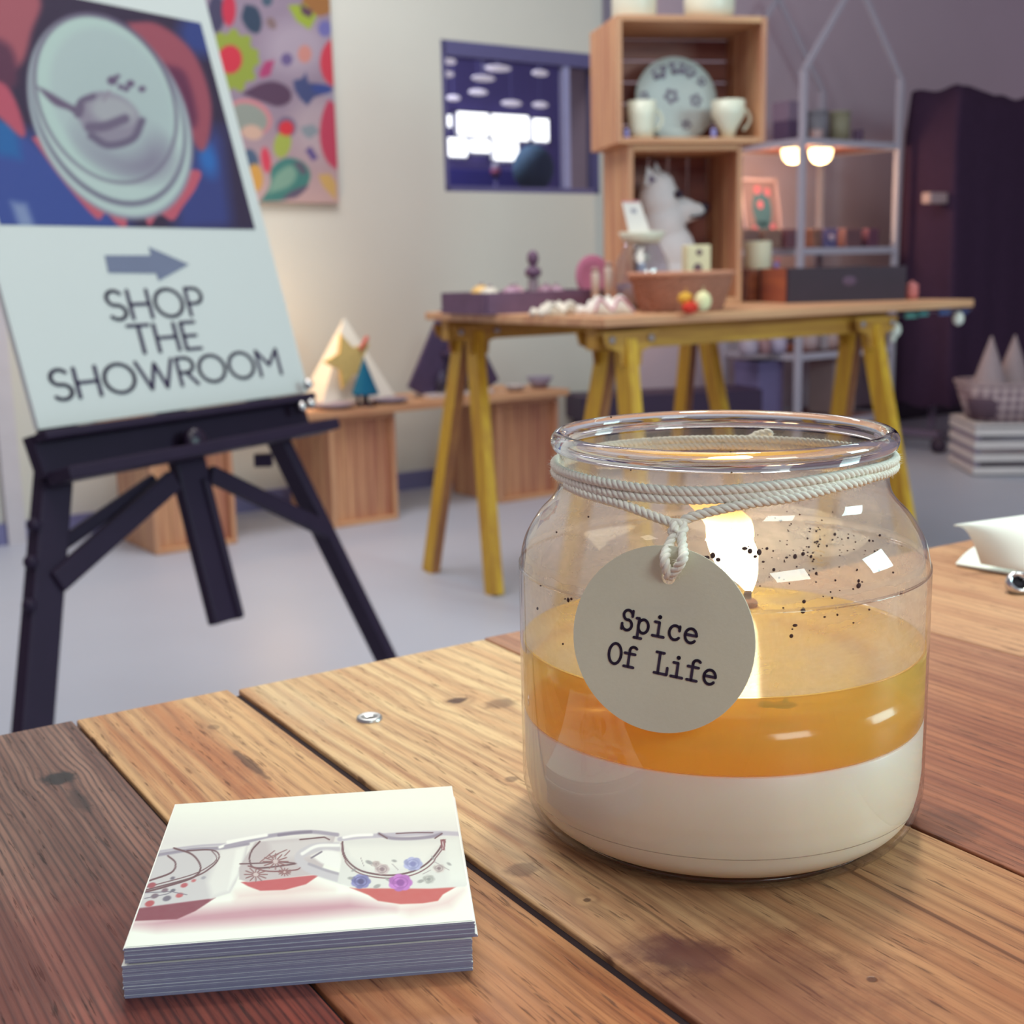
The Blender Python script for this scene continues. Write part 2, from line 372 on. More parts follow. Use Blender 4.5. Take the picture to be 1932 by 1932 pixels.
# the hall seen through that window
m_hall = mat('hall_blue_paint', (120, 112, 176), .8, .1, 2.)
HD = 4.2
mb = MB(); slab(mb, -3.4, 5.2, 0, 3.2, -HD - .1, -HD); structure(mb, 'wall_hall', m_hall)
mb = MB(); slab(mb, -3.4, 5.2, -.1, 0, -HD, -.05); structure(mb, 'floor_hall', m_hall)
mb = MB(); slab(mb, -3.4, 5.2, 3.2, 3.3, -HD, -.05); structure(mb, 'ceiling_hall', m_hall)
m_lit = mat('bright_pane', (240, 245, 240), .5, emit=(255, 255, 250), es=2.6)
m_hframe = mat('hall_window_frame', (96, 92, 140), .5)
wb = [('leftmost small bright window', 831, 215, 851, 242), ('wide bright window', 858, 212, 921, 258), ('widest bright window', 923, 217, 996, 266), ('tall narrow bright window', 1001, 223, 1034, 269),
      ('low left bright window', 835, 259, 880, 298), ('low middle bright window', 884, 262, 924, 290), ('low right bright window', 927, 266, 977, 305), ('bright window behind the mullion', 1074, 230, 1117, 261)]
for nm, x0, y0, x1, y1 in wb:
    a = onwall(x0, y1, -HD + .03); b = onwall(x1, y0, -HD + .03); c = (a + b) / 2; ww = (b - a).dot(WD); hh = b.z - a.z
    t = thing('hall_window', nm + ' in the blue hall beyond the glass', 'window', c, math.radians(WANG), 'bright windows of the hall')
    MB().prism([(-ww / 2, -hh / 2 * .8), (-ww / 2 * .85, -hh / 2), (ww / 2 * .85, -hh / 2), (ww / 2, -hh / 2 * .8), (ww / 2, hh / 2 * .8), (ww / 2 * .85, hh / 2), (-ww / 2 * .85, hh / 2), (-ww / 2, hh / 2 * .8)], .02, (0, -.01, 0), (1, 0, 0), (0, 0, 1)).build('pane', m_lit, t)
    f = MB()
    for x in (-ww / 2 + .006, ww / 2 - .006): f.box((x, .0, 0), (.012, .05, hh))
    for z in (-hh / 2 + .006, hh / 2 - .006): f.box((0, .0, z), (ww, .05, .012))
    f.build('frame', m_hframe, t)
m_hlamp = mat('hall_lamp_shade', (225, 220, 225), .5, emit=(235, 225, 235), es=.55)
hl = [(848, 116, 14, 'at the top left pane corner'), (845, 140, 13, 'second down at the left'), (855, 185, 15, 'just above the left bright windows'), (902, 174, 20, 'left of the middle row'), (940, 129, 27, 'longest of the top row'),
      (912, 148, 24, 'faint one of the second row'), (965, 195, 22, 'middle of the lowest row'), (1019, 198, 17, 'right end of the lowest row'), (1019, 138, 17, 'beside the mullion in the top row'), (1094, 206, 20, 'right of the mullion')]
for x, y, r, nm in hl:
    c = onwall(x, y, -1.9 if y < 150 else -2.9); k = (c - CAM).length / FPX
    t = thing('pendant_lamp', 'small pale hall lamp ' + nm, 'lamp', c, math.radians(WANG), 'pale lamps under the hall roof')
    MB().ball((0, 0, 0), (r * k, r * k * .5, 5.5 * k)).build('shade', m_hlamp, t); MB().bar((0, 0, 5 * k), (0, 0, 3.2 - c.z), .008, .008, (1, 0, 0)).build('rod', m_hframe, t)
c = onwall(1006, 318, -1.9); k = (c - CAM).length / FPX
t = thing('round_shrub', 'teal rounded shrub seen through the wall window', 'plant', (c.x, c.y, 0))
MB().ball((0, 0, c.z), (38 * k, 38 * k, 42 * k), n=28).build('crown', mat('teal_leaf', (92, 128, 150), .8, .2, 22., bumpy=.5), t)
MB().tube([(0, 0, .0), (0, 0, c.z - .15)], .03).build('stem', m_hframe, t); MB().lathe([(.14, 0), (.18, .3)], 20).build('pot', m_hframe, t)
for x0, x1, y0, nm, cc in ((840, 985, 318, 'dark blue', (62, 60, 140)), (1082, 1180, 284, 'grey brown', (112, 92, 116))):
    a = onwall(x0, y0, -3.0); b = onwall(x1, y0, -3.0); c = (a + b) / 2; L = (b - a).dot(WD)
    t = thing('partition_screen', nm + ' low screen standing in the hall behind the wall window', 'screen', (c.x, c.y, 0), math.radians(WANG), None)
    MB().box((0, 0, a.z / 2 + .04), (L, .04, a.z - .08), bev=.01).build('panel', mat(nm + '_felt', cc, .9), t)
    for x in (-L * .4, L * .4): MB().box((x, 0, .04), (.05, .3, .08)).build('foot', m_hframe, t)
c = onwall(935, 322, -2.4); k = (c - CAM).length / FPX
t = thing('lantern', 'small red and white lantern seen through the wall window', 'lantern', (c.x, c.y, 0))
MB().tube([(0, 0, 0), (0, 0, c.z - 8 * k)], .012).build('post', m_hframe, t)
MB().lathe([(9 * k, c.z - 8 * k), (9 * k, c.z + 3 * k)], 16).build('red_band', mat('lantern_red', (170, 90, 120), .6), t); MB().lathe([(9 * k, c.z + 3 * k), (5 * k, c.z + 13 * k)], 16).build('white_top', mat('lantern_white', (200, 195, 205), .6), t)
point('hall_fill', wallp((ta + tb) / 2 + .9, 2.4, -2.3), 55, (.80, .80, 1.0), .3)  # unseen fill light added to lift the dark hall
# floral wall hanging
q0 = onwall(640, 383, .03); ZB = q0.z; tp = wt(q0)
t = thing('floral_painting', 'large bright floral canvas hung on the left wall behind the sign', 'painting', wallp(tp - .6, ZB, .0), math.radians(WANG))
MB().box((0, -.016, .55), (1.2, .028, 1.10)).build('canvas', mat('canvas_edge', (176, 160, 168), .8), t)
def paint_floral(p, A, B):
    p.lay(np.clip((p.Y - 200) / 180, 0, 1) * .7, (222, 182, 172))
    p.ell(560, 90, 60, 50, 0, (190, 175, 190), 40, .6); p.ell(600, 240, 50, 60, 0, (196, 178, 184), 40, .6)
    p.poly(curve([(462, 8), (484, 14), (494, 40), (488, 62), (470, 58), (456, 34), (462, 8)]), (52, 68, 92)); p.ell(408, 25, 16, 36, 0, (70, 66, 96))
    p.ell(432, 18, 13, 31, 0, (196, 52, 78)); p.ell(600, 6, 30, 24, 12, (158, 106, 60)); p.poly([(543, 10), (575, 8), (598, 30), (584, 56), (560, 40)], (156, 172, 62)); p.poly([(566, 8), (590, 20), (586, 34), (570, 26)], (92, 60, 84))
    p.ell(512, 44, 8, 12, -30, (132, 108, 110)); p.ell(613, 54, 13, 15, 0, (112, 108, 172)); p.ell(504, 0, 10, 12, 0, (70, 90, 110))
    p.ell(437, 115, 44, 52, 0, (146, 160, 66), 4); [p.ell(437 + 44 * math.cos(a), 115 + 52 * math.sin(a), 9, 9, 0, (146, 160, 66), 3) for a in np.arange(0, 6.2, .6)]
    p.ell(434, 112, 23, 27, 0, (204, 54, 74)); p.ell(575, 102, 13, 17, 0, (204, 138, 130)); p.ell(541, 112, 11, 12, 0, (108, 92, 140))
    p.poly([(489, 138), (500, 116), (518, 113), (510, 142), (492, 148)], (172, 64, 112)); p.poly(curve([(455, 177), (490, 158), (520, 154), (546, 168), (548, 190), (525, 201), (495, 192), (455, 177)]), (88, 62, 88))
    p.poly([(553, 152), (570, 148), (577, 136), (582, 156), (604, 158), (628, 168), (604, 180), (592, 184), (580, 200), (566, 186), (556, 170)], (68, 76, 122)); p.ell(608, 168, 20, 9, 5, (58, 74, 142))
    p.ell(470, 222, 44, 34, 20, (206, 132, 140)); p.ell(468, 224, 38, 28, 20, (146, 152, 146)); p.ell(476, 250, 20, 14, 10, (208, 172, 156))
    p.ell(540, 240, 19, 20, 0, (116, 102, 132)); p.ell(533, 272, 16, 26, 12, (164, 176, 82)); p.ell(540, 242, 14, 14, 0, (212, 52, 66)); p.poly([(566, 240), (590, 234), (604, 248), (584, 262), (572, 254)], (138, 148, 158))
    p.poly([(576, 284), (586, 276), (600, 298), (590, 304)], (94, 80, 140)); p.ell(502, 302, 9, 24, -8, (214, 68, 92)); p.ell(472, 305, 16, 24, -10, (78, 98, 128))
    p.poly(curve([(490, 381), (510, 350), (512, 318), (540, 298), (572, 306), (586, 332), (570, 362), (535, 378), (490, 381)]), (70, 128, 124)); p.poly(curve([(505, 366), (520, 330), (548, 312), (560, 330), (545, 352), (505, 366)]), (128, 166, 150), 8)
    p.poly([(552, 306), (570, 306), (580, 326), (570, 330)], (98, 92, 110)); p.poly(curve([(530, 376), (552, 360), (582, 350), (560, 372), (530, 376)]), (98, 88, 112)); p.ell(482, 335, 14, 26, -6, (214, 160, 82)); p.poly([(600, 330), (622, 328), (634, 345), (634, 378), (610, 352)], (206, 168, 104))
    p.ell(636, 118, 32, 46, 0, (204, 62, 82)); p.ell(648, 242, 44, 78, 6, (190, 66, 94)); p.poly([(612, 180), (636, 168), (636, 200)], (160, 150, 170))
printed('painted_pattern', wallp(tp - 1.2, ZB, .0305) , WD * 1.2, UP * 1.1, 220, 200, paint_floral, (150, 132, 152), attrmat('canvas_print', .8, .1), t, rescale=.82)
# warm lamp on the bench behind the sign
def bench_pt(px, back, z):
    P = Vector((-.643, 4.507, 0)) + Vector((-WD.y, WD.x, 0)) * back; k = (px - 966) / FPX + (.0002 if px else 0)
    s = (k * P.y - P.x) / (WD.x - k * WD.y); r = P + WD * s; r.z = z
    for _ in range(4):
        x, _y = proj(r); r = r + WD * ((px - x) * r.y / FPX / (WD.x - k * WD.y))
    return r
# ================================================================== BENCH ALONG THE LEFT WALL
BK = Vector((-WD.y, WD.x, 0)); BF = Vector((-.643, 4.507, 0)); RZW = math.radians(WANG)
m_pine = woodmat('pale_pine', (216, 168, 126), (184, 126, 98), 2, 30.)
m_pineh = woodmat('pale_pine_across', (220, 174, 130), (190, 134, 100), 0, 30.)
m_pined = woodmat('pine_inside', (196, 132, 100), (158, 92, 78), 0, 34.)
def crate(label, w, h, d, loc, rz, group, vertical_back=True, name='wooden_crate', back_at=None):
    """open-fronted pine crate: front faces local -y, base centre-front at loc"""
    t = thing(name, label, 'crate', loc, rz, group); th = .017
    for x in (-w / 2 + th / 2, w / 2 - th / 2):
        mb = MB(); n = 3
        for i in range(n): mb.box((x, d * (i + .5) / n, h / 2), (th, d / n - .006, h - .002), bev=.002)
        mb.build('side_panel', m_pine, t)
    for nm, z in (('bottom_panel', th / 2), ('top_panel', h - th / 2)):
        mb = MB()
        for i in range(3): mb.box((0, d * (i + .5) / 3, z), (w - 2 * th, d / 3 - .006, th), bev=.002)
        mb.build(nm, m_pineh, t)
    mb = MB(); n = 5
    for i in range(n):
        if vertical_back: mb.box((-w / 2 + th + (w - 2 * th) * (i + .5) / n, (back_at or d - th / 2), h / 2), ((w - 2 * th) / n - (.0015 if back_at else .005), th, h - 2 * th), bev=.002)
        else: mb.box((0, d - th / 2, th + (h - 2 * th) * (i + .5) / n), (w - 2 * th, th, (h - 2 * th) / n - .006), bev=.002)
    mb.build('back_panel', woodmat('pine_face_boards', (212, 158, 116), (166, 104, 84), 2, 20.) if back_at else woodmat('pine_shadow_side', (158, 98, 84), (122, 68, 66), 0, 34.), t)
    return t
BZ = .402
for s0, s1, lb in ((-.662, -.372, 'pine crate stood on end on the floor behind the black easel legs'), (.0, .272, 'pine crate stood on end on the floor right of the black easel'), (.735, 1.03, 'pine crate stood on end on the floor behind the yellow trestle legs')):
    crate(lb, s1 - s0, BZ, .35, BF + WD * ((s0 + s1) / 2), RZW, 'crates carrying the bench board', back_at=.035)
t = thing('bench_board', 'long pale pine board lying across the upended crates along the wall', 'board', BF + WD * .17 + UP * BZ, RZW)
MB().box((0, .165, .0145), (1.80, .37, .027), bev=.003).build('plank', m_pineh, t)
BT = BZ + .029
# white folded paper tree
P = bench_pt(657, .22, BT); t = thing('paper_tree', 'tall plain white paper pyramid tree standing on the bench', 'decoration', P, RZW)
mb = MB(); a = .16
mb.add([(-a, -a * .6, 0), (a, -a * .6, 0), (a, a * .6, 0), (-a, a * .6, 0), (0, 0, .315)], [(0, 1, 4), (1, 2, 4), (2, 3, 4), (3, 0, 4), (3, 2, 1, 0)]); mb.build('paper_tree_body', mat('white_paper', (224, 220, 210), .8, .02), t)
# star, stick, teal tree
P = bench_pt(676, .10, BT); t = thing('star_ornament', 'yellow patterned wooden star leaning behind the little teal tree', 'ornament', P, RZW)
st = [((.105 if i % 2 == 0 else .05) * math.cos(PI / 2 + i * PI / 5) , .105 + (.105 if i % 2 == 0 else .05) * math.sin(PI / 2 + i * PI / 5)) for i in range(10)]
MB().prism(st, .016, (0, 0, .06), (math.cos(.3), 0, math.sin(.3)), (-math.sin(.3), 0, math.cos(.3))).build('star', mat('mustard_pattern', (206, 178, 112), .7, .35, 60.), t)
MB().tube([(0, 0, 0), (0, 0, .08)], .006).build('stand', m_dark, t)
MB().bar((.01, -.012, .20), (.045, -.012, .245), .014, .01).build('red_peg', mat('coral_red', (206, 96, 84), .6), t)
P = bench_pt(690, .02, BT); t = thing('felt_tree', 'small teal felt cone tree on a brown stump on the bench', 'decoration', P, RZW)
MB().lathe([(.038, 0), (.03, .008), (.012, .014), (.009, .045)], 20).build('stump', mat('stump_brown', (80, 54, 60), .7), t)
MB().lathe([(.05, .042), (.048, .05), (.0, .178)], 28).build('cone', mat('teal_felt', (32, 96, 128), .9, .15, 90., .1), t)
# triangular display shelf with its small scenery
P = bench_pt(873, .06, BT); t = thing('triangle_shelf', 'dark triangular display shelf with two decks standing on the bench', 'shelf', P, RZW)
Hh, Aw = .30, .155; m_tri = mat('dark_purple_timber', (76, 62, 92), .6, .2, 30.)
for sx in (-1, 1): MB().bar((sx * Aw, .06, .016), (0, .06, Hh), .12, .018, (0, 1, 0)).build('side_board', m_tri, t)
for z in (.0085, .165): MB().box((0, .06, z), (2 * Aw * (1 - z / Hh) - .01, .12, .014)).build('deck', m_tri if z > .1 else mat('white_deck', (206, 200, 204), .6), t)
MB().prism([(-Aw + .01, 0), (Aw - .01, 0), (0, Hh - .02)], .006, (0, .115, 0), (1, 0, 0), (0, 0, 1)).build('back_board', mat('grey_board', (172, 164, 176), .7), t)
for dx, hh, lb in ((-.075, .085, 'left'), (-.025, .10, 'middle'), (.05, .085, 'right')):
    q = P + WD * dx - BK * 0 + BK * .03 + UP * .02
    o = thing('bottle_brush_tree', 'tiny dark cone tree in the triangle shelf, %s of the three' % lb, 'decoration', q, 0, 'tiny trees in the triangle shelf')
    MB().lathe([(.006, 0), (.006, .02), (.026, .02), (.002, hh)], 14).build('cone', mat('brush_green', (74, 72, 96), .9, .2, 80.), o)
q = P + BK * .05 + UP * .173; o = thing('tiny_house', 'tiny reddish house on the upper deck of the triangle shelf', 'decoration', q, RZW)
MB().box((0, 0, .02), (.05, .03, .04)).build('walls', mat('tiny_house_wall', (170, 110, 120), .7), o); MB().prism([(-.03, .04), (.03, .04), (0, .065)], .034, (0, 0, 0), (1, 0, 0), (0, 0, 1)).build('roof', mat('tiny_house_roof', (96, 84, 110), .7), o)
# dishes along the bench front
for px, r, hh, cc, lb in ((630, .085, .016, (150, 136, 150), 'flat mauve platter at the sign end of the bench'), (735, .075, .016, (132, 118, 136), 'flat mauve platter in front of the triangle shelf')):
    o = thing('platter', lb, 'platter', bench_pt(px, -.0 + .06, BT), 0)
    mb = MB().lathe([(.0, .0), (r * .6, 0), (r, hh), (r * .97, hh), (r * .58, .004), (0, .004)], 32); mb.build('dish', mat('mauve_glaze%d' % px, cc, .35), o); MB().lathe([(r * .5, -.0), (r * .5, .002)], 24).build('foot_ring', mat('mauve_glaze%d' % px, cc, .35), o)
def bowl(px, r, h, cc, lb, back, nm='bowl', name='bowl'):
    o = thing(name, lb, nm, bench_pt(px, back, BT), 0)
    MB().lathe([(0, 0), (r * .5, 0), (r, h), (r * .95, h), (r * .46, .008), (0, .008)], 32).build('body', mat(name + str(px), cc, .4), o); MB().lathe([(r * .99, h - .004), (r * 1.01, h), (r * .94, h + .002)], 32).build('rim', mat(name + str(px), cc, .4), o); return o
bowl(1018, .055, .045, (150, 142, 164), 'small grey flared bowl at the right end of the bench', .10)
bowl(972, .045, .022, (190, 184, 186), 'low pale dish left of the small grey bowl on the bench', .08, 'dish', 'low_dish')
# glowing lamp hidden behind the sign
P = bench_pt(505, .20, BT); t = thing('table_lamp', 'small table lamp on the bench, hidden behind the easel sign', 'lamp', P, 0)
MB().lathe([(.05, 0), (.05, .012), (.012, .02), (.01, .20)], 24).build('base', m_dark, t); MB().ball((0, 0, .235), .035).build('bulb', mat('warm_bulb', (255, 225, 180), .4, emit=(255, 205, 140), es=8.), t)
point('table_lamp_light', P + Vector((0, 0, .30)) - BK * .02, 4.6, (1.0, .62, .30), .05)
# ================================================================== TRESTLE TABLE
TA = 33.5; TD = dir2(TA); TN = Vector((TD.y, -TD.x, 0)); RZT = math.radians(TA); TZ = .793
m_yel = woodmat('yellow_trestle', (218, 174, 44), (186, 134, 36), 2, 40., .5); m_yelh = woodmat('yellow_beam', (196, 148, 56), (160, 108, 44), 0, 36., .5)
m_leg_brown = woodmat('brown_leg_side', (168, 112, 62), (134, 82, 56), 2, 40.)  # brown for the inner faces of the legs
m_zinc = mat('zinc_bracket', (170, 158, 160), .35, .1, 20., .5, .6)
def sawhorse(P0, L, label, group):
    t = thing('sawhorse', label, 'sawhorse', P0, RZT, group)   # local x along the beam, y away from camera
    zt = TZ - .024
    MB().box((L / 2, 0, zt - .028), (L + .16, .042, .056), bev=.003).build('beam', m_yelh, t)
    for x, sx in ((0, -1), (L, 1)):
        for sy, foot in ((-1, .18), (1, .18)):
            lg = MB().bar((x - sx * .0, sy * .03, zt - .035), (x + sx * .05, sy * foot, .0), .056, .03, (1, 0, 0)); lg.mi[2 if sy > 0 else 3] = 1; lg.build('leg', [m_yel, m_leg_brown], t)
        br = MB(); br.prism([(-.085, -.012), (.085, -.012), (.075, -.045), (.035, -.06), (.03, -.095), (-.03, -.095), (-.035, -.06), (-.075, -.045)], .006, (x, -.052, zt), (1, 0, 0), (0, 0, 1))
        br.prism([(-.085, -.012), (.085, -.012), (.075, -.045), (.035, -.06), (.03, -.095), (-.03, -.095), (-.035, -.06), (-.075, -.045)], .006, (x, .052, zt), (1, 0, 0), (0, 0, 1))
        b = br.build('bracket', m_yelh, t)
        bo = MB()
        for dx in (-.06, .06, 0.0): bo.lathe([(.009, 0), (.009, .006), (0, .008)], 12, mat=Matrix.Translation((x + dx, -.055, zt - (.03 if dx else .078))) @ Matrix.Rotation(PI / 2, 4, 'X'))
        bo.build('bolts', m_zinc, b)
    return t
S1 = Vector((-.113, 3.69, 0)); S2 = Vector((.265, 3.119, 0))
sawhorse(S1, .873, 'rear yellow wooden sawhorse under the display table', 'yellow sawhorses')
sawhorse(S2, .873, 'front yellow wooden sawhorse under the display table', 'yellow sawhorses')
t = thing('table_board', 'plain wooden board top laid over two yellow sawhorses', 'table', S2 + Vector((0, 0, TZ)), RZT)
MB().box((.58, .34, -.011), (1.36, .84, .022), bev=.003).build('board', woodmat('table_board_pine', (222, 172, 128), (196, 140, 104), 0, 24.), t)
def tt(px, Y): p = onY(px, 580, Y); p.z = TZ; return p        # a spot on the display table
# ---- two stacked crates
P = tt(1294, 3.84); RC = math.radians(11)
cr1 = crate('upright pine crate on the display table holding a white wolf head', .352, .462, .28, P, RC, 'display crates on the trestle table', True)
P2 = P + Vector((.01, -.02, .4625)) ; P2.x += .005
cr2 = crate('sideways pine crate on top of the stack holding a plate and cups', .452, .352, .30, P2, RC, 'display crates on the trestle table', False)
def incr(base, dx, dy, dz): return base + rotz(RC) @ Vector((dx, dy, dz))
m_cer = mat('cream_ceramic', (226, 226, 208), .35, .02, 8., .5)
# plate standing at the back of the upper crate
o = thing('dinner_plate', 'large white plate with dark sprigs standing up in the upper crate', 'plate', incr(P2, .010, .19, .018), RC)
Rp = .127; TM = Matrix.Translation((0, .0, Rp * .98)) @ Matrix.Rotation(math.radians(80), 4, 'X')
MB().lathe([(0, -.004), (Rp * .62, -.004), (Rp, .010), (Rp, .014), (Rp * .6, .002), (0, .002)], 48, mat=TM).build('plate_body', mat('white_plate', (206, 214, 214), .4), o)
sp = MB()
for (x, y, r) in ((-.012, .012, .026), (.065, .0, .022), (.03, -.075, .018), (-.10, .01, .018), (-.05, .085, .03), (.01, .10, .03), (.05, .085, .022), (.085, .055, .016)):
    for k in range(5):
        a = 2 * PI * k / 5 + x * 40; rr = math.hypot(x, y); zz = .0035 + max(0, (rr - .075)) * .24
        sp.ball(TM @ Vector((x + r * .6 * math.cos(a), y + r * .6 * math.sin(a), zz)), (r * .34, r * .34, .0015), (TM.to_3x3() @ rotz(a)), 10)
sp.build('sprig_print', mat('plate_ink', (132, 120, 144), .6, .5, 60.), o)
def cup(P, lb, r=.037, h=.088, hx=1, taper=.8, group='cups in the upper crate'):
    o = thing('cup', lb, 'cup', P, RC, group)
    MB().lathe([(0, 0), (r * taper, 0), (r * (.25 + .75 * taper), h * .25), (r * .97, h * .6), (r, h), (r * .93, h), (r * .88, h * .6), (r * taper * .8, h * .25), (0, .006)], 32).build('body', m_cer, o)
    MB().tube([(hx * (r * .95 + .022 * math.sin(PI * i / 10)), 0, h * (.82 - .6 * i / 10)) for i in range(11)], .005, 8).build('handle', m_cer, o)
cup(incr(P2, -.135, .06, .018), 'white cup with handle standing left of the upright plate', .043, .105)
cup(incr(P2, .130, .06, .018), 'white tapered cup with handle standing right of the upright plate', .050, .108, 1, .35)
for dx, lb in ((-.19, 'tiny lilac thimble in the left corner of the upper crate'), (.075, 'tiny lilac thimble beside the right hand cup in the upper crate')):
    o = thing('thimble', lb, 'thimble', incr(P2, dx, .03, .018), 0, 'tiny lilac thimbles'); MB().lathe([(.009, 0), (.008, .022), (.004, .026)], 16).build('cap', mat('lilac_glaze', (150, 146, 206), .3), o); MB().lathe([(.0102, 0), (.0102, .004)], 16).build('rim', mat('lilac_glaze', (150, 146, 206), .3), o)
# two jars on top of the stack
def topjar(px, prof, lb, group):
    p = incr(P2, 0, .10, .3525); x0, _ = proj(p); p = p + rotz(RC) @ Vector(((px - x0) * 3.85 / FPX, 0, 0))
    o = thing('ceramic_vase', lb, 'vase', p, 0, group); MB().lathe(prof, 40).build('body', m_cer, o)
    zt = [z for r, z in prof if r > .02][-1] - .075; R = max(r for r, z in prof); fr = MB(); rr = [r for r, z in prof if r > .02][-1]
    for k in range(34):
        a = 2 * PI * k / 34; L = .018 + .016 * abs(math.sin(k * 1.7)); r1 = np.interp(zt + .02, [z for r, z in prof[1:]], [r for r, z in prof[1:]]) + .0015
        fr.bar((r1 * math.cos(a), r1 * math.sin(a), zt - L + .02), (r1 * math.cos(a), r1 * math.sin(a), zt + .06), .005, .002, (math.cos(a), math.sin(a), 0))
    fr.build('brushed_fringe', mat('fringe_ink', (84, 64, 96), .6), o)
topjar(1196, [(0, 0), (.060, 0), (.065, .01), (.064, .15), (.055, .17), (.05, .175), (0, .176)], 'straight white vase with dark fringe, left on top of the crates', 'white vases on the crate stack')
topjar(1339, [(0, 0), (.062, 0), (.073, .025), (.074, .06), (.064, .12), (.05, .16), (.046, .175), (0, .176)], 'rounded white vase with dark fringe, right on top of the crates', 'white vases on the crate stack')
# wolf head in the lower crate
def blobmesh(parts, name, m, parent, vox=.007):
    mb = MB()
    for c, r, R in parts: mb.ball(c, r, R, 22)
    o = mb.build(name, m, parent); md = o.modifiers.new('remesh', 'REMESH'); md.mode = 'VOXEL'; md.voxel_size = vox; md.use_smooth_shade = True
    sm = o.modifiers.new('smooth', 'SMOOTH'); sm.factor = .6; sm.iterations = 5; return o
def ry(a): return Matrix.Rotation(math.radians(a), 3, 'Y')
WFP = incr(P, -.035, .13, .018); o = thing('wolf_bust', 'white wolf head with black nose facing right inside the lower crate', 'sculpture', WFP, RC)
KW = WFP.y / FPX * 1.0
def wp(x, y, dy=0):
    q = rootm(o).inverted() @ onY(x, y, WFP.y); return Vector((q.x, dy, q.z))
def pr(a, b, c): return (a * KW, b * KW, c * KW)
blobmesh([(wp(1264, 520), pr(60, 44, 52), None), (wp(1262, 478), pr(52, 42, 58), ry(-8)), (wp(1250, 425), pr(42, 38, 52), ry(8)), (wp(1243, 380), pr(40, 36, 42), None), (wp(1240, 352), pr(32, 30, 28), None),
          (wp(1284, 394), pr(40, 22, 22), ry(8)), (wp(1312, 396), pr(26, 15, 15), ry(8)), (wp(1285, 408), pr(34, 18, 12), ry(2))], 'head', mat('white_plaster_fur', (214, 206, 210), .8, .08, 60., .2, bumpy=.3), o, .0055)
for x, tx, ty, dy in ((1221, 1214, 314, -.030), (1246, 1241, 302, .026)):
    MB().add([wp(x - 15, 352, dy - .012), wp(x + 15, 342, dy - .012), wp(x, 350, dy + .018), wp(tx, ty, dy)], [(0, 1, 3), (1, 2, 3), (2, 0, 3), (0, 2, 1)]).build('ear', mat('white_plaster_fur', (214, 206, 210), .8), o)
    MB().add([wp(x - 7, 349, dy - .0145), wp(x + 9, 343, dy - .0145), wp(tx + 2, ty + 14, dy - .004)], [(0, 1, 2)]).build('inner_ear', mat('ear_grey', (110, 92, 116), .8), o)
m_nose = mat('nose_black', (44, 30, 52), .35)
MB().ball(wp(1334, 391), pr(11, 11, 10), n=16).build('nose', m_nose, o)
MB().tube([wp(1336, 399, -.018), wp(1322, 408, -.026), wp(1300, 410, -.032)], .004).build('mouth', m_nose, o)
for dy in (-.052, .052): MB().ball(wp(1272, 368, dy), pr(9, 9, 8)).build('eye', m_nose, o)
# ---- front row of the display table
m_wtray = mat('plum_stained_wood', (108, 78, 104), .6, .25, 26.)
P = tt(975, 3.56); o = thing('wooden_tray', 'low plum brown wooden tray full of trinkets at the table left end', 'tray', P, RZT)
for y in (-.11, .11): MB().box((.03, y, .028), (.40, .012, .056)).build('side_wall', m_wtray, o)
for x in (-.17, .23): MB().box((x, 0, .028), (.012, .22, .056)).build('end_wall', m_wtray, o)
MB().box((.03, 0, .006), (.40, .22, .010)).build('base', m_wtray, o)
tr = [((-.12, -.05), .03, (214, 202, 188)), ((-.09, .04), .032, (224, 180, 110)), ((-.03, -.02), .03, (168, 128, 150)), ((.03, .05), .03, (190, 150, 160)), ((.10, 0), .03, (150, 110, 130)), ((.17, .05), .028, (176, 140, 160))]
names_ = ['cream', 'amber', 'mauve', 'dusty pink', 'plum', 'lilac']
for (xy, r, cc), nm in zip(tr, names_):
    q = P + rotz(RZT) @ Vector((xy[0], xy[1], .011)); b = thing('bauble', nm + ' bauble lying in the plum wooden tray', 'bauble', q, 0, 'baubles in the wooden tray')
    MB().ball((0, 0, r), r).build('globe', mat('bauble_' + nm, cc, .35, .1), b); MB().lathe([(.007, 2 * r - .002), (.007, 2 * r + .006), (.003, 2 * r + .008)], 12).build('cap', m_zinc, b)
P = tt(1007, 3.72); o = thing('figurine', 'small dark turned figurine standing up behind the wooden tray', 'figurine', P, 0)
MB().lathe([(.03, 0), (.03, .008), (.018, .012), (.016, .06), (.014, .09)], 24).build('base', mat('figurine_wood', (150, 130, 140), .5), o); MB().lathe([(.0, .088), (.022, .095), (.024, .105), (.022, .115), (.012, .120), (.012, .125)], 24).build('collar', m_wtray, o); MB().ball((0, 0, .145), (.017, .017, .023)).build('knob', m_wtray, o)
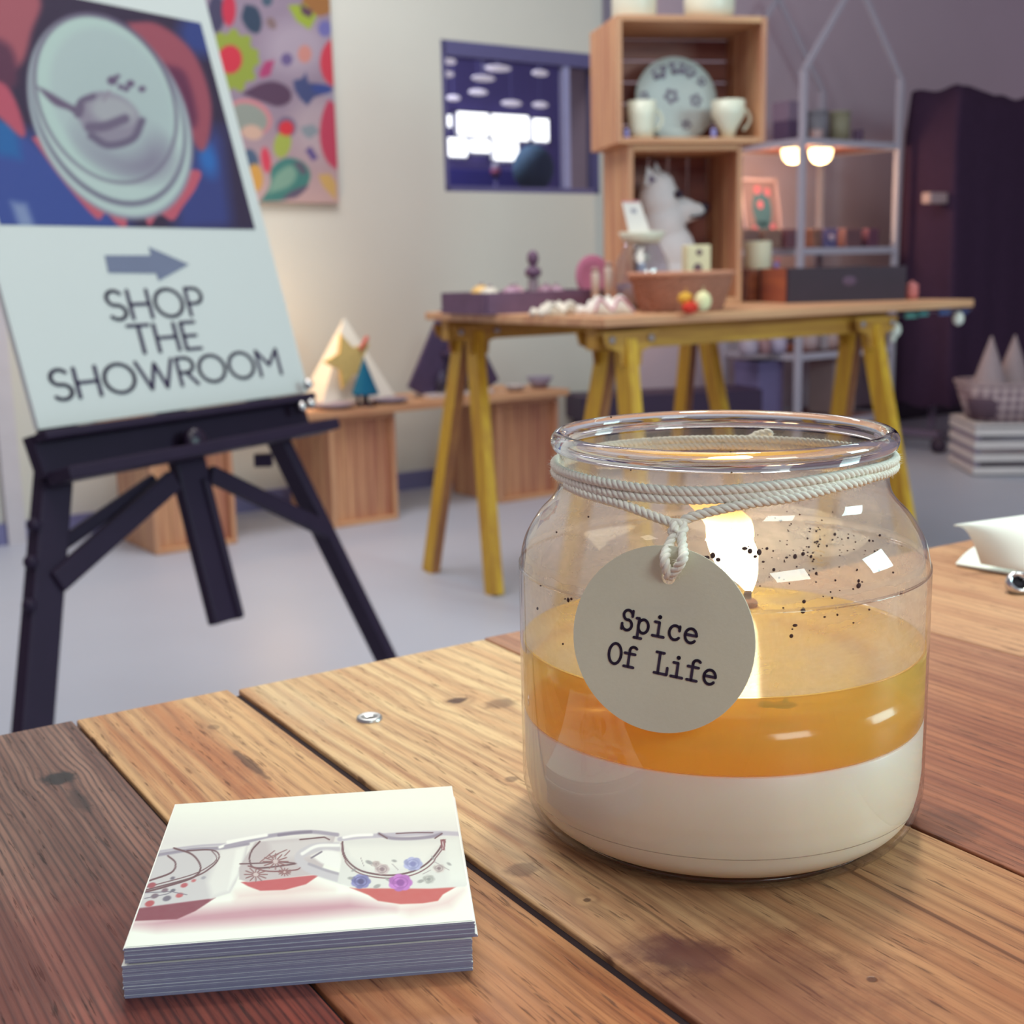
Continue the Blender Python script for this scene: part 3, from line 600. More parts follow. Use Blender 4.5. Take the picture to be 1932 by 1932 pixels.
def cloth(P, lb, w, d, h, rz, cc, stripe):
    o = thing('folded_cloth', lb, 'cloth', P, rz, 'folded cloths on the table edge'); n = 22; vs = []; fs = []
    for z in (0, 1):
        for j in range(n + 1):
            for i in range(n + 1):
                x = (i / n - .5) * w; y = (j / n - .5) * d
                zz = .001 if z == 0 else h * (.55 + .3 * math.sin(i * .55 + j * .12) + .15 * math.sin(j * .8)) * min(1, 5 * min(i, n - i) / n + .35)
                vs.append((x + .008 * math.sin(j * .7), y + .006 * math.sin(i * .6), max(zz, .002 if z else .0005)))
    N = (n + 1) ** 2; I = lambda z, i, j: z * N + j * (n + 1) + i
    for j in range(n):
        for i in range(n): fs += [(I(0, i, j), I(0, i, j + 1), I(0, i + 1, j + 1), I(0, i + 1, j)), (I(1, i, j), I(1, i + 1, j), I(1, i + 1, j + 1), I(1, i, j + 1))]
    for i in range(n): fs += [(I(0, i, 0), I(0, i + 1, 0), I(1, i + 1, 0), I(1, i, 0)), (I(0, i, n), I(1, i, n), I(1, i + 1, n), I(0, i + 1, n)), (I(0, 0, i), I(1, 0, i), I(1, 0, i + 1), I(0, 0, i + 1)), (I(0, n, i), I(0, n, i + 1), I(1, n, i + 1), I(1, n, i))]
    mb = MB(); mb.add(vs, fs, 0, True); mb.build('fabric', mat('linen_' + stripe, cc, .9, .05, 50.), o)
    hm = MB(); hm.tube([(vs[I(1, i, 0)][0], vs[I(1, i, 0)][1] - .001, vs[I(1, i, 0)][2]) for i in range(n + 1)], .003, 6); hm.build('hem', mat('hem_' + stripe, (196, 130, 150) if stripe == 'b' else (214, 206, 196), .9), o)
cloth(tt(1048, 3.26), 'crumpled white cloth at the table edge beside the plum tray', .11, .09, .036, RZT, (232, 222, 208), 'a')
cloth(tt(1140, 3.22), 'crumpled white cloth with a pink edge left of the basket', .125, .09, .048, RZT, (238, 230, 222), 'b')
P = tt(1118, 3.80); o = thing('pink_plate', 'dark pink round plate propped upright behind the white cloths', 'plate', P, RZT)
MB().lathe([(0, 0), (.042, 0), (.066, .007), (.066, .010), (.04, .004), (0, .004)], 36, mat=Matrix.Translation((0, 0, .085)) @ Matrix.Rotation(math.radians(82), 4, 'X')).build('plate_body', mat('dark_pink', (178, 100, 128), .5), o); MB().box((0, .02, .0125), (.05, .05, .025)).build('easel_stand', m_wtray, o)
for px, hh, lb in ((1124, .115, 'slim beige bottle behind the white cloths, left of two'), (1148, .13, 'slim beige bottle behind the white cloths, right of two')):
    o = thing('slim_bottle', lb, 'bottle', tt(px, 3.52), 0, 'slim beige bottles'); MB().lathe([(0, 0), (.0115, 0), (.0115, hh * .84), (.009, hh * .9)], 20).build('body', mat('beige_bottle', (202, 180, 168), .4), o); MB().lathe([(.0098, hh * .9), (.0098, hh), (0, hh)], 16).build('cap', mat('cap_brown', (172, 138, 130), .5), o)
# glass bowl with flared white rim
m_bglass = thin_glass('bowl_glass', (.86, .86, .92), .7, .16, .05)
P = tt(1212, 3.52); o = thing('glass_jar', 'round clear glass jar with flared white rim behind the woven basket', 'jar', P, 0)
MB().lathe([(.055, .0), (.072, .03), (.078, .08), (.07, .13), (.05, .165), (.044, .18)], 40).build('glass_body', m_bglass, o)
MB().lathe([(.042, .176), (.05, .182), (.064, .205), (.062, .207), (.046, .188)], 40).build('flared_rim', m_cer, o)
MB().lathe([(0, .004), (.052, .004), (.068, .034), (.072, .07), (0, .072)], 32).build('filling', mat('glass_filling', (150, 130, 138), .6, .3, 40.), o)
q = P + Vector((-.002, -.0, .073)); b = thing('mushroom_ornament', 'white mushroom ornament with pale blue stem inside the glass jar', 'ornament', q, 0)
MB().lathe([(.011, 0), (.011, .05), (.009, .058)], 16).build('stem', mat('pale_blue_glaze', (196, 208, 228), .4), b); MB().ball((0, 0, .066), (.022, .022, .013)).build('cap', m_cer, b)
# white card sign with red edge standing in the jar rim
o = thing('card_sign', 'small white card with red edges sticking up from the glass jar', 'sign', P + Vector((-.005, -.0, .19)), 0)
u = Vector((.98, -.1, -.02)).normalized(); v = Vector((-.26, .1, .95)).normalized()
MB().prism([(-.029, -.004), (.029, -.004), (.024, .092), (-.024, .092)], .003, (.0, 0, .01), u, v).build('card', mat('white_card', (226, 222, 218), .6, .02), o)
MB().prism([(-.03, -.006), (.03, -.006), (.03, .002), (-.03, .002)], .005, (.0, 0, .01), u, v).build('red_edge', mat('card_red', (206, 76, 96), .6), o)
MB().prism([(-.024, .090), (.022, .090), (.022, .094), (-.024, .094)], .005, (.0, 0, .01), u, v).build('pink_edge', mat('card_pink', (214, 130, 140), .6), o)
gl = MB(); gl.prism(arc(0, .066, .008, .007, 0, 330, 14), .0006, (0, -.0022, .01), u, v); gl.build('printed_mark', mat('grey_ink', (150, 150, 165), .7), o)
# woven basket with eggs
P = tt(1286, 3.34); o = thing('woven_basket', 'low wide brown woven basket at the middle of the display table', 'basket', P, RZT)
mb = MB(); n = 72; a0, a1 = .118, .150; rows = 12; hb = .092; vs = []; fs = []
for j in range(rows + 1):
    f = j / rows
    for k in range(n):
        a = 2 * PI * k / n; wob = .003 * (1 if (k // 2 + j) % 2 else -1); R = a0 + (a1 - a0) * f + wob; vs.append((R * math.cos(a), R * .72 * math.sin(a), .002 + hb * f))
for j in range(rows):
    for k in range(n): fs.append((j * n + k, j * n + (k + 1) % n, (j + 1) * n + (k + 1) % n, (j + 1) * n + k))
fs.append(tuple(range(n))[::-1]); mb.add(vs, fs, 0, False); b = mb.build('woven_body', mat('wicker', (166, 112, 92), .8, .3, 40.), o); sd = b.modifiers.new('thick', 'SOLIDIFY'); sd.thickness = .006; sd.offset = -1
MB().tube([(a1 * math.cos(2 * PI * k / 48), a1 * .72 * math.sin(2 * PI * k / 48), hb + .003) for k in range(48)], .006, 8, closed=True).build('rim', mat('wicker_rim', (196, 138, 112), .8, .2, 60.), o)
for px, Y, dz, r, cc, nm in ((1302, 3.115, .0, (.026, .017, .015), (208, 64, 52), 'red'), (1293, 3.15, .022, (.022, .017, .015), (222, 170, 72), 'yellow'), (1326, 3.13, .006, (.022, .02, .024), (238, 230, 180), 'cream')):
    q = tt(px, Y); b = thing('felt_egg', nm + ' felt egg lying at the foot of the woven basket', 'ornament', q + UP * dz, RZT + .3, 'felt eggs before the basket')
    MB().ball((0, 0, r[2]), r).build('egg', mat('felt_' + nm, cc, .9, .08, 90., .1), b); MB().tube([(0, 0, 2 * r[2] - .002), (.004, 0, 2 * r[2] + .008), (0, 0, 2 * r[2] + .010)], .0012, 6).build('loop', mat('felt_' + nm, cc, .9, .08, 90., .1), b)
# cream block house
P = tt(1313, 3.60); o = thing('block_house', 'cream wooden block house with two dark windows behind the basket', 'decoration', P, RC)
MB().box((0, 0, .085), (.068, .05, .17), bev=.003).build('walls', mat('cream_block', (232, 222, 184), .6, .03), o)
wi = [(.012, .150, .009), (.008, .108, .013)]
for x, z, r in wi: MB().ball((x - .012, -.0255, z), (r, .002, r)).build('window', mat('block_window', (112, 84, 92), .6), o)
# long dark crate and its cream candle
P = tt(1596, 3.80); Lc, hc, dc = .372, .100, .21; o = thing('dark_crate', 'long low dark wooden crate at the right end of the display table', 'crate', P, RC)
MB().box((0, 0, hc / 2), (Lc, .016, hc)).build('front_board', mat('dark_plum_board', (50, 30, 48), .55, .2, 20.), o)
MB().box((0, dc, hc / 2), (Lc, .016, hc)).build('back_board', mat('dark_plum_board', (50, 30, 48), .55, .2, 20.), o)
for x in (-Lc / 2 + .008, Lc / 2 - .008): MB().box((x, dc / 2, hc / 2), (.016, dc - .02, hc)).build('end_board', woodmat('tawny_board', (176, 98, 66), (140, 70, 58), 1, 30.), o)
MB().box((0, dc / 2, .012), (Lc - .04, dc - .02, .012)).build('base_board', mat('dark_plum_board', (50, 30, 48), .55, .2, 20.), o)
MB().ball((.005, -.0085, .06), (.022, .0012, .014)).build('stencil_mark', mat('stencil_grey', (96, 74, 98), .7), o)
P = tt(1438, 4.08); o = thing('low_box', 'low tawny wooden box between the basket and the dark crate', 'box', P, RC)
MB().box((0, 0, .045), (.135, .10, .09), bev=.003).build('box_body', woodmat('tawny_board_h', (186, 108, 70), (150, 78, 60), 0, 30.), o); MB().box((0, 0, .094), (.139, .104, .008), bev=.002).build('box_lid', woodmat('tawny_board_h', (186, 108, 70), (150, 78, 60), 0, 30.), o)
P2b = P + UP * .0985; o = thing('pillar_candle', 'cream pillar candle standing on the low tawny box', 'candle', P2b + rotz(RC) @ Vector((-.018, .0, 0)), 0)
MB().lathe([(0, 0), (.041, 0), (.043, .004), (.043, .082), (.040, .086), (0, .083)], 32).build('wax_pillar', mat('pillar_wax', (236, 222, 196), .5, .03, sss=.2), o); MB().tube([(0, 0, .082), (.001, 0, .092)], .0015, 6).build('wick', m_dark, o)
o = thing('bead_ornament', 'tiny lilac and pink bead ornament in front of the cream pillar candle', 'ornament', P2b + rotz(RC) @ Vector((.028, -.040, 0)), 0)
MB().ball((0, 0, .010), .010).build('lilac_bead', mat('lilac_bead', (164, 140, 206), .4), o); MB().ball((.006, .0, .026), .007).build('pink_bead', mat('pink_bead', (222, 120, 130), .4), o)
P = tt(1719, 3.86); o = thing('pink_pot', 'small coral pink pot beside the right end of the dark crate', 'pot', P, 0)
MB().lathe([(0, 0), (.016, 0), (.020, .02), (.018, .036), (.020, .042), (.016, .046), (.013, .044), (0, .01)], 24).build('body', mat('coral_glaze', (206, 122, 122), .5), o); MB().lathe([(.0, .04), (.014, .044), (.006, .052), (0, .056)], 20).build('lid', mat('coral_glaze', (206, 122, 122), .5), o)
# felt garland along the right end
ga, gb = S2 + rotz(RZT) @ Vector((1.05, -.085, TZ - .02)), S2 + rotz(RZT) @ Vector((1.262, .05, TZ - .005))
cA = onplane(1655, 590, ga, TN); pts = []
keys = [(1655, 590, 3.66), (1690, 597, 3.68), (1740, 590, 3.70), (1790, 586, 3.72), (1812, 586, 3.74), (1832, 584, 3.80)]
pts = [onY(x, y, Y) for x, y, Y in keys]
o = thing('felt_garland', 'string garland with teal felt flags and white pompoms under the table right end', 'garland', pts[0], 0)
MB().tube(curve([tuple(p) for p in pts], 6), .002, 6).build('cord', mat('garland_cord', (120, 110, 130), .8), o, world=True)
for (x, y, Y, w, h, cc, nm) in ((1662, 592, 3.655, .012, .02, (160, 172, 70), 'lime'), (1684, 597, 3.665, .02, .016, (190, 150, 180), 'lilac'), (1720, 594, 3.685, .055, .018, (96, 150, 142), 'green'), (1742, 591, 3.695, .04, .016, (82, 140, 140), 'teal'), (1782, 588, 3.715, .05, .02, (70, 84, 130), 'blue'), (1818, 588, 3.76, .035, .014, (62, 72, 116), 'navy')):
    MB().box(onY(x, y, Y), (w, .005, h), rotz(RZT)).build('felt_flag', mat('flag_' + nm, cc, .9), o, world=True)
for (x, y, Y, r) in ((1688, 622, 3.66, .018), (1684, 638, 3.66, .010), (1808, 601, 3.74, .016)):
    b = MB(); b.ball(onY(x, y, Y), (r, r, r * 1.25)); b.tube([onY(x, y, Y), onY(x, min(y - 12, 592), Y)], .0012, 6); b.build('pompom', mat('pompom_white', (226, 224, 214), .95, .05, 120.), o, world=True)
# ================================================================== HOUSE-SHAPED SHELF
m_white = mat('white_metal', (186, 178, 192), .45, .03, 10.)
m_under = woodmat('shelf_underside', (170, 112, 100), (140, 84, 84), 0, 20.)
HQ = Vector((1.3375, 5.9, 0)); HW, HB = .669, .476
t = thing('house_shelf', 'tall white metal shelving unit shaped like a gabled house', 'shelf', HQ, RZW)
def hz(py, px=1510): p = onplane(px, py, HQ, Vector((0, 1, 0))); return p.z
EAV = hz(132); PEAK = EAV + .42; z1, z2, z3, z4 = hz(262), hz(470), hz(670), .16
for x, y in ((0, 0), (HW, 0), (0, HB), (HW, HB)): MB().bar((x, y, 0), (x, y, EAV), .026, .026, (1, 0, 0)).build('post', m_white, t)
for y in (0, HB):
    for x in (0, HW): MB().bar((x, y, EAV), (HW / 2, y, PEAK), .020, .020, (0, 1, 0)).build('gable_bar', m_white, t)
for z in (z1, z2, z3, z4):
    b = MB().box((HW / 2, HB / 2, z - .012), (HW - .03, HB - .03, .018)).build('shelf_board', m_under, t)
    f = MB()
    for y in (0, HB): f.box((HW / 2, y, z - .010), (HW, .014, .030))
    for x in (0, HW): f.box((x, HB / 2, z - .010), (.014, HB, .030))
    f.build('edge_trim', m_white, b)
def hs(x, y, z): return HQ + WD * x + BK * y + UP * z
def hpx(px, y, z):     # a place on a shelf at depth y whose picture column is px
    x = .2
    for _ in range(6):
        a, _b = proj(hs(x, y, z)); x += (px - a) / FPX * 6.1 / .70
    return hs(x, y, z)
KP = 6.1 / FPX
# under-shelf lamps
for px, y, lb in ((1549, .06, 'glowing puck lamp under the upper board of the house shelf, right of its front post'), (1497, .10, 'glowing puck lamp under the upper board of the house shelf, left of its front post')):
    q = hpx(px, y, z1 - .027); o = thing('puck_lamp', lb, 'lamp', q, 0, 'lamps under the house shelf board')
    MB().lathe([(.050, 0), (.054, -.018), (.046, -.048), (.028, -.066), (0, -.072)], 32).build('bulb', mat('lamp_glow', (255, 240, 200), .4, emit=(255, 222, 160), es=5.), o)
    MB().lathe([(.056, .003), (.056, -.006), (.04, -.006)], 32).build('mount', m_zinc, o)
    point('puck_lamp_light', q + Vector((0, 0, -.12)), 4.5, (1.0, .66, .36), .05)
# things on the shelf boards
def box_on(name, cat, lb, px, y, z, w, d, h, cc, lid=None, grp=None, tilt=0):
    q = hpx(px, y, z + .006); o = thing(name, lb, cat, q, RZW, grp)
    MB().box((0, 0, h / 2), (w * KP, d, h), bev=.003).build('body', mat(name + '_%d' % px, cc, .65), o)
    if lid: MB().box((0, 0, h * (1 - lid[1] / 2)), (w * KP + .004, d + .004, h * lid[1]), bev=.002).build('lid', mat(name + '_lid_%d' % px, lid[0], .65), o)
    return o
box_on('storage_box', 'box', 'two-tone mauve storage box on the top board left of the front post', 1486, .2, z1, 40, .10, .18, (96, 74, 104), ((142, 120, 142), .48))
def tin(px, y, z, r, h, cc, lb, lidc=None, name='tin', cat='tin'):
    o = thing(name, lb, cat, hpx(px, y, z + .006), 0); MB().lathe([(r, 0), (r, h)], 28).build('body', mat(name + '_%d' % px, cc, .5), o); MB().lathe([(r * 1.03, h * .9), (r * 1.03, h + .004), (0, h + .006)], 28).build('lid', mat(name + '_lid_%d' % px, lidc or cc, .5), o); return o
tin(1541, .18, z1, .052, .145, (136, 132, 142), 'pale grey round tin on the top board right of the front post')
tin(1583, .16, z1, .050, .145, (150, 144, 122), 'olive beige round tin on the top board of the house shelf')
tin(1618, .12, z1, .024, .06, (100, 76, 104), 'small dark mauve pot at the right of the olive tin', name='small_pot', cat='pot')
tin(1540, .02, z1, .03, .035, (190, 160, 160), 'tiny pinkish pot before the grey tin', name='tiny_pot', cat='pot')
q = hpx(1441, .36, z2 + .01); o = thing('framed_picture', 'framed print of a teal flower pot leaning on the middle board', 'picture', q, RZW)
u = Vector((1, 0, 0)); v = Vector((0, .16, .987)); W2, H2 = .128, .335
MB().prism([(-W2, 0), (W2, 0), (W2, H2), (-W2, H2)], .012, (0, 0, 0), u, v).build('paper', mat('print_paper', (120, 98, 108), .7), o)
fr = MB()
for a, b, c, d in ((-W2, 0, -W2 + .014, H2), (W2 - .014, 0, W2, H2), (-W2, 0, W2, .014), (-W2, H2 - .014, W2, H2)): fr.prism([(a, b), (c, b), (c, d), (a, d)], .024, (0, 0, 0), u, v)
fr.build('frame', mat('picture_frame', (176, 150, 160), .5), o)
pm = MB(); pm.prism(arc(.01, .19, .065, .09, 0, 350, 20), .0136, (0, 0, 0), u, v); pm.prism([(-.035, .02), (.055, .02), (.065, .13), (-.045, .13)], .0136, (0, 0, 0), u, v); pm.build('teal_flower', mat('teal_ink', (56, 92, 112), .7, .3, 40.), o)
pm = MB(); 
for a, b, r in ((.0, .21, .02), (.01, .05, .028), (-.05, .09, .02), (.07, .10, .02), (-.01, .28, .022), (.055, .27, .02)): pm.prism(arc(a, b, r, r, 0, 340, 12), .0142, (0, 0, 0), u, v)
pm.build('flower_print', mat('coral_ink', (180, 96, 118), .7, .15, 30.), o)
q = hpx(1400, .37, z2 + .01); o = thing('leaning_board', 'narrow lilac board leaning at the left of the framed print', 'board', q, RZW); MB().prism([(-.05, 0), (.05, 0), (.05, .33), (-.05, .33)], .012, (0, 0, 0), u, v).build('panel', mat('lilac_board', (150, 124, 150), .7), o); MB().prism([(.036, 0), (.05, 0), (.05, .33), (.036, .33)], .016, (0, 0, 0), u, v).build('edge_strip', mat('pale_strip', (200, 176, 186), .7), o)
for px, w, cc, lb in ((1405, 34, (130, 98, 92), 'left'), (1445, 40, (140, 106, 94), 'middle'), (1481, 28, (112, 72, 82), 'right')):
    o = box_on('trinket_box', 'box', 'small brown trinket box before the framed print, %s of three' % lb, px, .06, z2, w, .09, .085, cc, ((min(255, cc[0] + 14), cc[1] + 10, cc[2] + 8), .25), 'brown trinket boxes')
for px, w, cc, nm in ((1527, 20, (128, 92, 82), 'brown'), (1552, 34, (96, 90, 136), 'blue'), (1595, 46, (112, 78, 84), 'umber'), (1632, 30, (108, 66, 86), 'maroon')):
    box_on('small_basket', 'basket', nm + ' small square basket on the middle board right of the front post', px, .06, z2, w, .10, .085, cc, ((min(255, cc[0] + 12), cc[1] + 8, cc[2] + 8), .2))
q = hpx(1568, .0, z2 + .05); o = thing('round_tag', 'tiny pale round tag hanging on the blue small basket', 'tag', q - BK * .006, RZW); MB().lathe([(0, -.002), (.016, -.002), (.016, .002), (0, .002)], 20, mat=Matrix.Rotation(PI / 2, 4, 'X')).build('disc', mat('tag_lilac', (190, 170, 190), .6), o); MB().tube([(0, 0, .014), (0, .004, .035)], .0015, 6).build('loop', m_dark, o)
for px, w, nm in ((1547, 32, 'left'), (1593, 46, 'right')):
    box_on('pale_carton', 'box', 'pale carton on the lower board just above the dark crate, %s of two' % nm, px, .16, z3, w, .10, .36, (186, 172, 180), ((198, 184, 190), .12), 'pale cartons')
for i, (px, r, h, cc, lb) in enumerate(((1412, .045, .10, (176, 160, 178), 'rounded lilac jar at the left end of the low board'), (1440, .035, .09, (160, 118, 124), 'brownish jar second from the left on the low board'), (1468, .042, .10, (178, 164, 190), 'lilac jar left of the front post on the low board'), (1528, .04, .13, (196, 170, 174), 'pinkish jar right of the front post on the low board'), (1568, .036, .12, (190, 160, 160), 'dusty pink jar at the right of the low board'))):
    o = thing('lidded_jar', lb, 'jar', hpx(px, .12, z3 + .006), 0); MB().lathe([(r * .8, 0), (r, h * .25), (r, h * .65), (r * .7, h * .8)], 24).build('body', mat('jar_glaze_%d' % i, cc, .35), o); MB().lathe([(r * .78, h * .8), (r * .78, h * .86), (r * .3, h * .95), (r * .2, h), (0, h)], 24).build('lid', mat('jar_lid_%d' % i, tuple(c - 22 for c in cc), .4), o)
q = hpx(1545, .2, z3 + .006); o = thing('serving_board', 'long brown wooden serving board lying under the pink jars', 'board', hs(.36, .30, z3 + .004), RZW); MB().box((0, 0, .009), (.40, .16, .018), bev=.004).build('board', woodmat('tawny_board_h', (186, 108, 70), (150, 78, 60), 0, 30.), o); MB().lathe([(.016, -.001), (.016, .0195), (.010, .0195)], 16, c=(.17, 0, 0)).build('hang_ring', m_zinc, o)
for px, cc, lb in ((1430, (120, 108, 150), 'slate blue tall box standing on the lowest board, left'), (1568, (186, 160, 160), 'beige tall box standing on the lowest board, right')):
    box_on('tall_box', 'box', lb, px, .22, z4, 64, .16, .29, cc, (tuple(c - 10 for c in cc), .15))
# low black bench by the wall
A = onY(1097, 750, 5.55); B = onY(1437, 750, 5.75); L = (B - A).length; ang = math.atan2(B.y - A.y, B.x - A.x); zb_ = A.z
t = thing('low_bench', 'low long black bench standing near the wall behind the trestle table', 'bench', ((A.x + B.x) / 2, (A.y + B.y) / 2, 0), ang)
MB().box((0, .12, zb_ - .055), (L, .26, .11), bev=.004).build('seat_box', mat('black_lacquer', (58, 38, 66), .5, .1, 12.), t)
for x in (-L / 2 + .04, L / 2 - .04):
    for y in (.03, .21): MB().box((x, y, (zb_ - .11) / 2), (.03, .03, zb_ - .11)).build('leg', mat('black_lacquer', (58, 38, 66), .5, .1, 12.), t)
# ================================================================== COVERED RAIL, BASKET
m_cloth = mat('black_cloth', (66, 46, 68), .95, .15, 30., .1)
P = onz(1770, 855, 0); t = thing('garment_rack', 'wheeled clothes rail draped in black cloth at the far right', 'clothes rail', P, RZW)
LR = 1.5; 
fm = MB()
for x in (.0, LR): fm.bar((x + (.24 if x == 0 else -.1), .22, .08), (x + (.24 if x == 0 else -.1), .22, 1.60), .028, .028, (1, 0, 0)); fm.bar((x, 0, .09), (x, .46, .09), .028, .028)
fm.bar((.24, .22, 1.60), (LR - .1, .22, 1.60), .028, .028, (0, 1, 0)); fm.build('frame', mat('rack_metal', (120, 104, 126), .4), t)
for x in (0, LR):
    for y in (0, .46): MB().lathe([(0, -.014), (.036, -.014), (.036, .014), (0, .014)], 20, mat=Matrix.Translation((x, y, .036)) @ Matrix.Rotation(PI / 2, 4, 'Y')).build('caster', mat('caster_rubber', (70, 56, 74), .6), t)
vs = []; fs = []; n = 120; lv = 16
peri = []
x0, x1, y0, y1 = .15, LR + .05, .06, .40
for i in range(n):
    s = i / n * 2 * ((x1 - x0) + (y1 - y0))
    if s < x1 - x0: p = (x0 + s, y0)
    elif s < (x1 - x0) + (y1 - y0): p = (x1, y0 + s - (x1 - x0))
    elif s < 2 * (x1 - x0) + (y1 - y0): p = (x1 - (s - (x1 - x0) - (y1 - y0)), y1)
    else: p = (x0, y1 - (s - 2 * (x1 - x0) - (y1 - y0)))
    peri.append(p)
ZT = onY(1800, 160, P.y + .15).z
for j in range(lv + 1):
    f = j / lv
    for i, (x, y) in enumerate(peri):
        sag = .035 * abs(math.sin((x - x0) / (x1 - x0) * PI * 2)) if f > .9 else 0
        cx, cy = (x0 + x1) / 2, .23; rip = 1 + (.035 * math.sin(i * .9) + .02 * math.sin(i * .37 + 1)) * (1 - f) * 1.0
        inx = 1 - .05 * max(0, f - .85) / .15
        vs.append((cx + (x - cx) * (inx * (1 + (rip - 1) * .25)), cy + (y - cy) * rip * (1 - .15 * f), .20 + .01 * math.sin(i * .7) + (ZT - .20) * f - sag))
for j in range(lv):
    for i in range(n): fs.append((j * n + i, j * n + (i + 1) % n, (j + 1) * n + (i + 1) % n, (j + 1) * n + i))
b = len(vs); 
tops = [lv * n + i for i in range(n)]; vs.append(((x0 + x1) / 2, .23, ZT - .03)); fs += [(tops[i], tops[(i + 1) % n], b) for i in range(n)]
cm = MB(); cm.add(vs, fs, 0, True); cm.build('cloth_cover', m_cloth, t)
q = onY(1762, 374, P.y + .16); MB().bar(q - WD * .06, q + WD * .10, .05, .05, bev=.004).build('rail_end', mat('beige_rail_end', (178, 150, 152), .6), t, world=True, label='beige rail end poking out of the black cloth')
P = onz(1836, 899, 0); RB = math.radians(-4); t = thing('slatted_crate', 'low white slatted crate on the floor under the checked basket', 'crate', P, RB)
HC = onY(1836, 802, P.y).z
sl = MB(); m_sl = mat('white_slat', (216, 206, 206), .6)
for k in range(4):
    z = HC * (k + .42) / 4 ; sl.box((.30, .006, z), (.60, .012, HC * .14)); sl.box((.30, .394, z), (.60, .012, HC * .14)); sl.box((.006, .2, z), (.012, .38, HC * .14))
sl.build('slats', m_sl, t)
MB().box((.3, .2, .02), (.58, .36, .02)).build('bottom_board', mat('crate_inside', (150, 136, 160), .7), t)
for x in (.02, .58): MB().box((x, .2, HC / 2), (.02, .36, HC - .01)).build('end_frame', mat('crate_inside', (150, 136, 160), .7), t)
MB().box((.3, .2, HC - .004), (.60, .38, .010)).build('top_board', m_sl, t)
def checker(name, c1, c2, c3, s):
    m, nt, p = nodes_of(name); co, q = xyz(nt)
    a = (q[0] * s).sin().step(-.2, .2); b = (q[2] * s).sin().step(-.2, .2)
    f = (a + b) * .5; c = mix(nt, f, lin(c1), lin(c2)); nt.links.new(mix(nt, a._m('MULTIPLY', b), c, lin(c3)), p.inputs['Base Color']); p.inputs['Roughness'].default_value = .9; return m
PB = P + rotz(RB) @ Vector((.28, .2, HC + .002)); t = thing('checked_basket', 'checked fabric basket standing on the white slatted crate', 'basket', PB, RB)
hb = onY(1830, 722, PB.y).z - PB.z; mb = MB(); n = 40; pr = []
def rr(w, d, k): a = 2 * PI * k / n; c, s_ = math.cos(a), math.sin(a); return (w * math.copysign(abs(c) ** .5, c), d * math.copysign(abs(s_) ** .5, s_))
for w, d, z in ((.25, .15, 0), (.30, .19, hb), (.288, .178, hb), (.24, .14, .01)): pr += [(*rr(w, d, k), z) for k in range(n)]
fs = [(j * n + k, j * n + (k + 1) % n, (j + 1) * n + (k + 1) % n, (j + 1) * n + k) for j in range(3) for k in range(n)] + [tuple(range(n))[::-1], tuple(3 * n + k for k in range(n))]
mb.add(pr, fs, 0, True); mb.build('basket_body', checker('gingham', (186, 164, 166), (146, 120, 132), (116, 94, 106), 170.), t)
MB().tube([(*rr(.296, .186, k), hb) for k in range(n)], .008, 8, closed=True).build('rim_band', mat('rim_mauve', (170, 148, 152), .9), t)
for px, Y, top, lb in ((1868, PB.y - .06, 634, 'grey knitted cone tree standing in the checked basket, left one'), (1912, PB.y + .06, 632, 'grey knitted cone tree standing in the checked basket, right one')):
    q = onY(px, 700, Y); o = thing('knitted_cone', lb, 'decoration', (q.x, q.y, PB.z + .014), 0, 'knitted cone trees'); zt = onY(px, top, Y).z - PB.z - .014
    MB().lathe([(.088, .09), (.084, .10), (.045, .5 * (zt + .1)), (.003, zt)], 32).build('cone', mat('grey_knit', (176, 156, 160), .95, .25, 160., .1, bumpy=.6), o); MB().lathe([(.07, 0), (.09, .07), (.09, .092), (0, .095)], 32).build('dark_hem', mat('knit_hem', (96, 74, 88), .9), o)
# ================================================================== EASEL AND SIGN
P0 = ondep(75, 815, 1.87); d = ray(2498, 470); EU = Vector((d.x, d.y, 0)).normalized(); vd = CR * .23 - CU
EN = EU.cross(vd).normalized(); EV = EN.cross(EU)
if EV.z > 0: EV = -EV
if EN.y > 0: EN = -EN                      # EN faces the viewer, EV runs down the board
def ep(px, py, off=0.0): return onplane(px, py, P0 + EN * off, EN)
def uv(p): return (p - P0).dot(EU), (p - P0).dot(EV)
def at(u, v, off=0.0): return P0 + EU * u + EV * v + EN * off
m_easel = mat('black_easel_wood', (40, 27, 48), .55, .14, 22., .22)
foot = ep(62, 1370, -.03); te = thing('easel', 'black wooden studio easel holding the shop sign', 'easel', (P0.x, P0.y + .1, 0), 0)
def ebar(a, b, w, h, name='leg', label=None, off=-.035, extend=0):
    A_, B_ = ep(*a, off), ep(*b, off); dd = (B_ - A_).normalized()
    if extend == 'floor': B_ = B_ + dd * ((B_.z - .0) / -dd.z)
    return MB().bar(A_, B_, w, h, EN, bev=.004).build(name, m_easel, te, world=True, label=label)
ebar((122, 640), (62, 1370), .053, .030, extend='floor', off=-.045)
ebar((455, 690), (727, 1240), .024, .040, extend='floor', off=-.045)
ebar((345, 840), (428, 1172), .068, .022, 'center_mast', off=-.040); ebar((378, 905), (447, 1168), .012, .030, 'mast_rib', off=-.036)
ebar((328, 905), (105, 1100), .036, .018, 'brace', off=-.030); ebar((292, 905), (112, 1030), .022, .014, 'brace', off=-.050); ebar((395, 893), (622, 1003), .030, .018, 'brace', off=-.030)
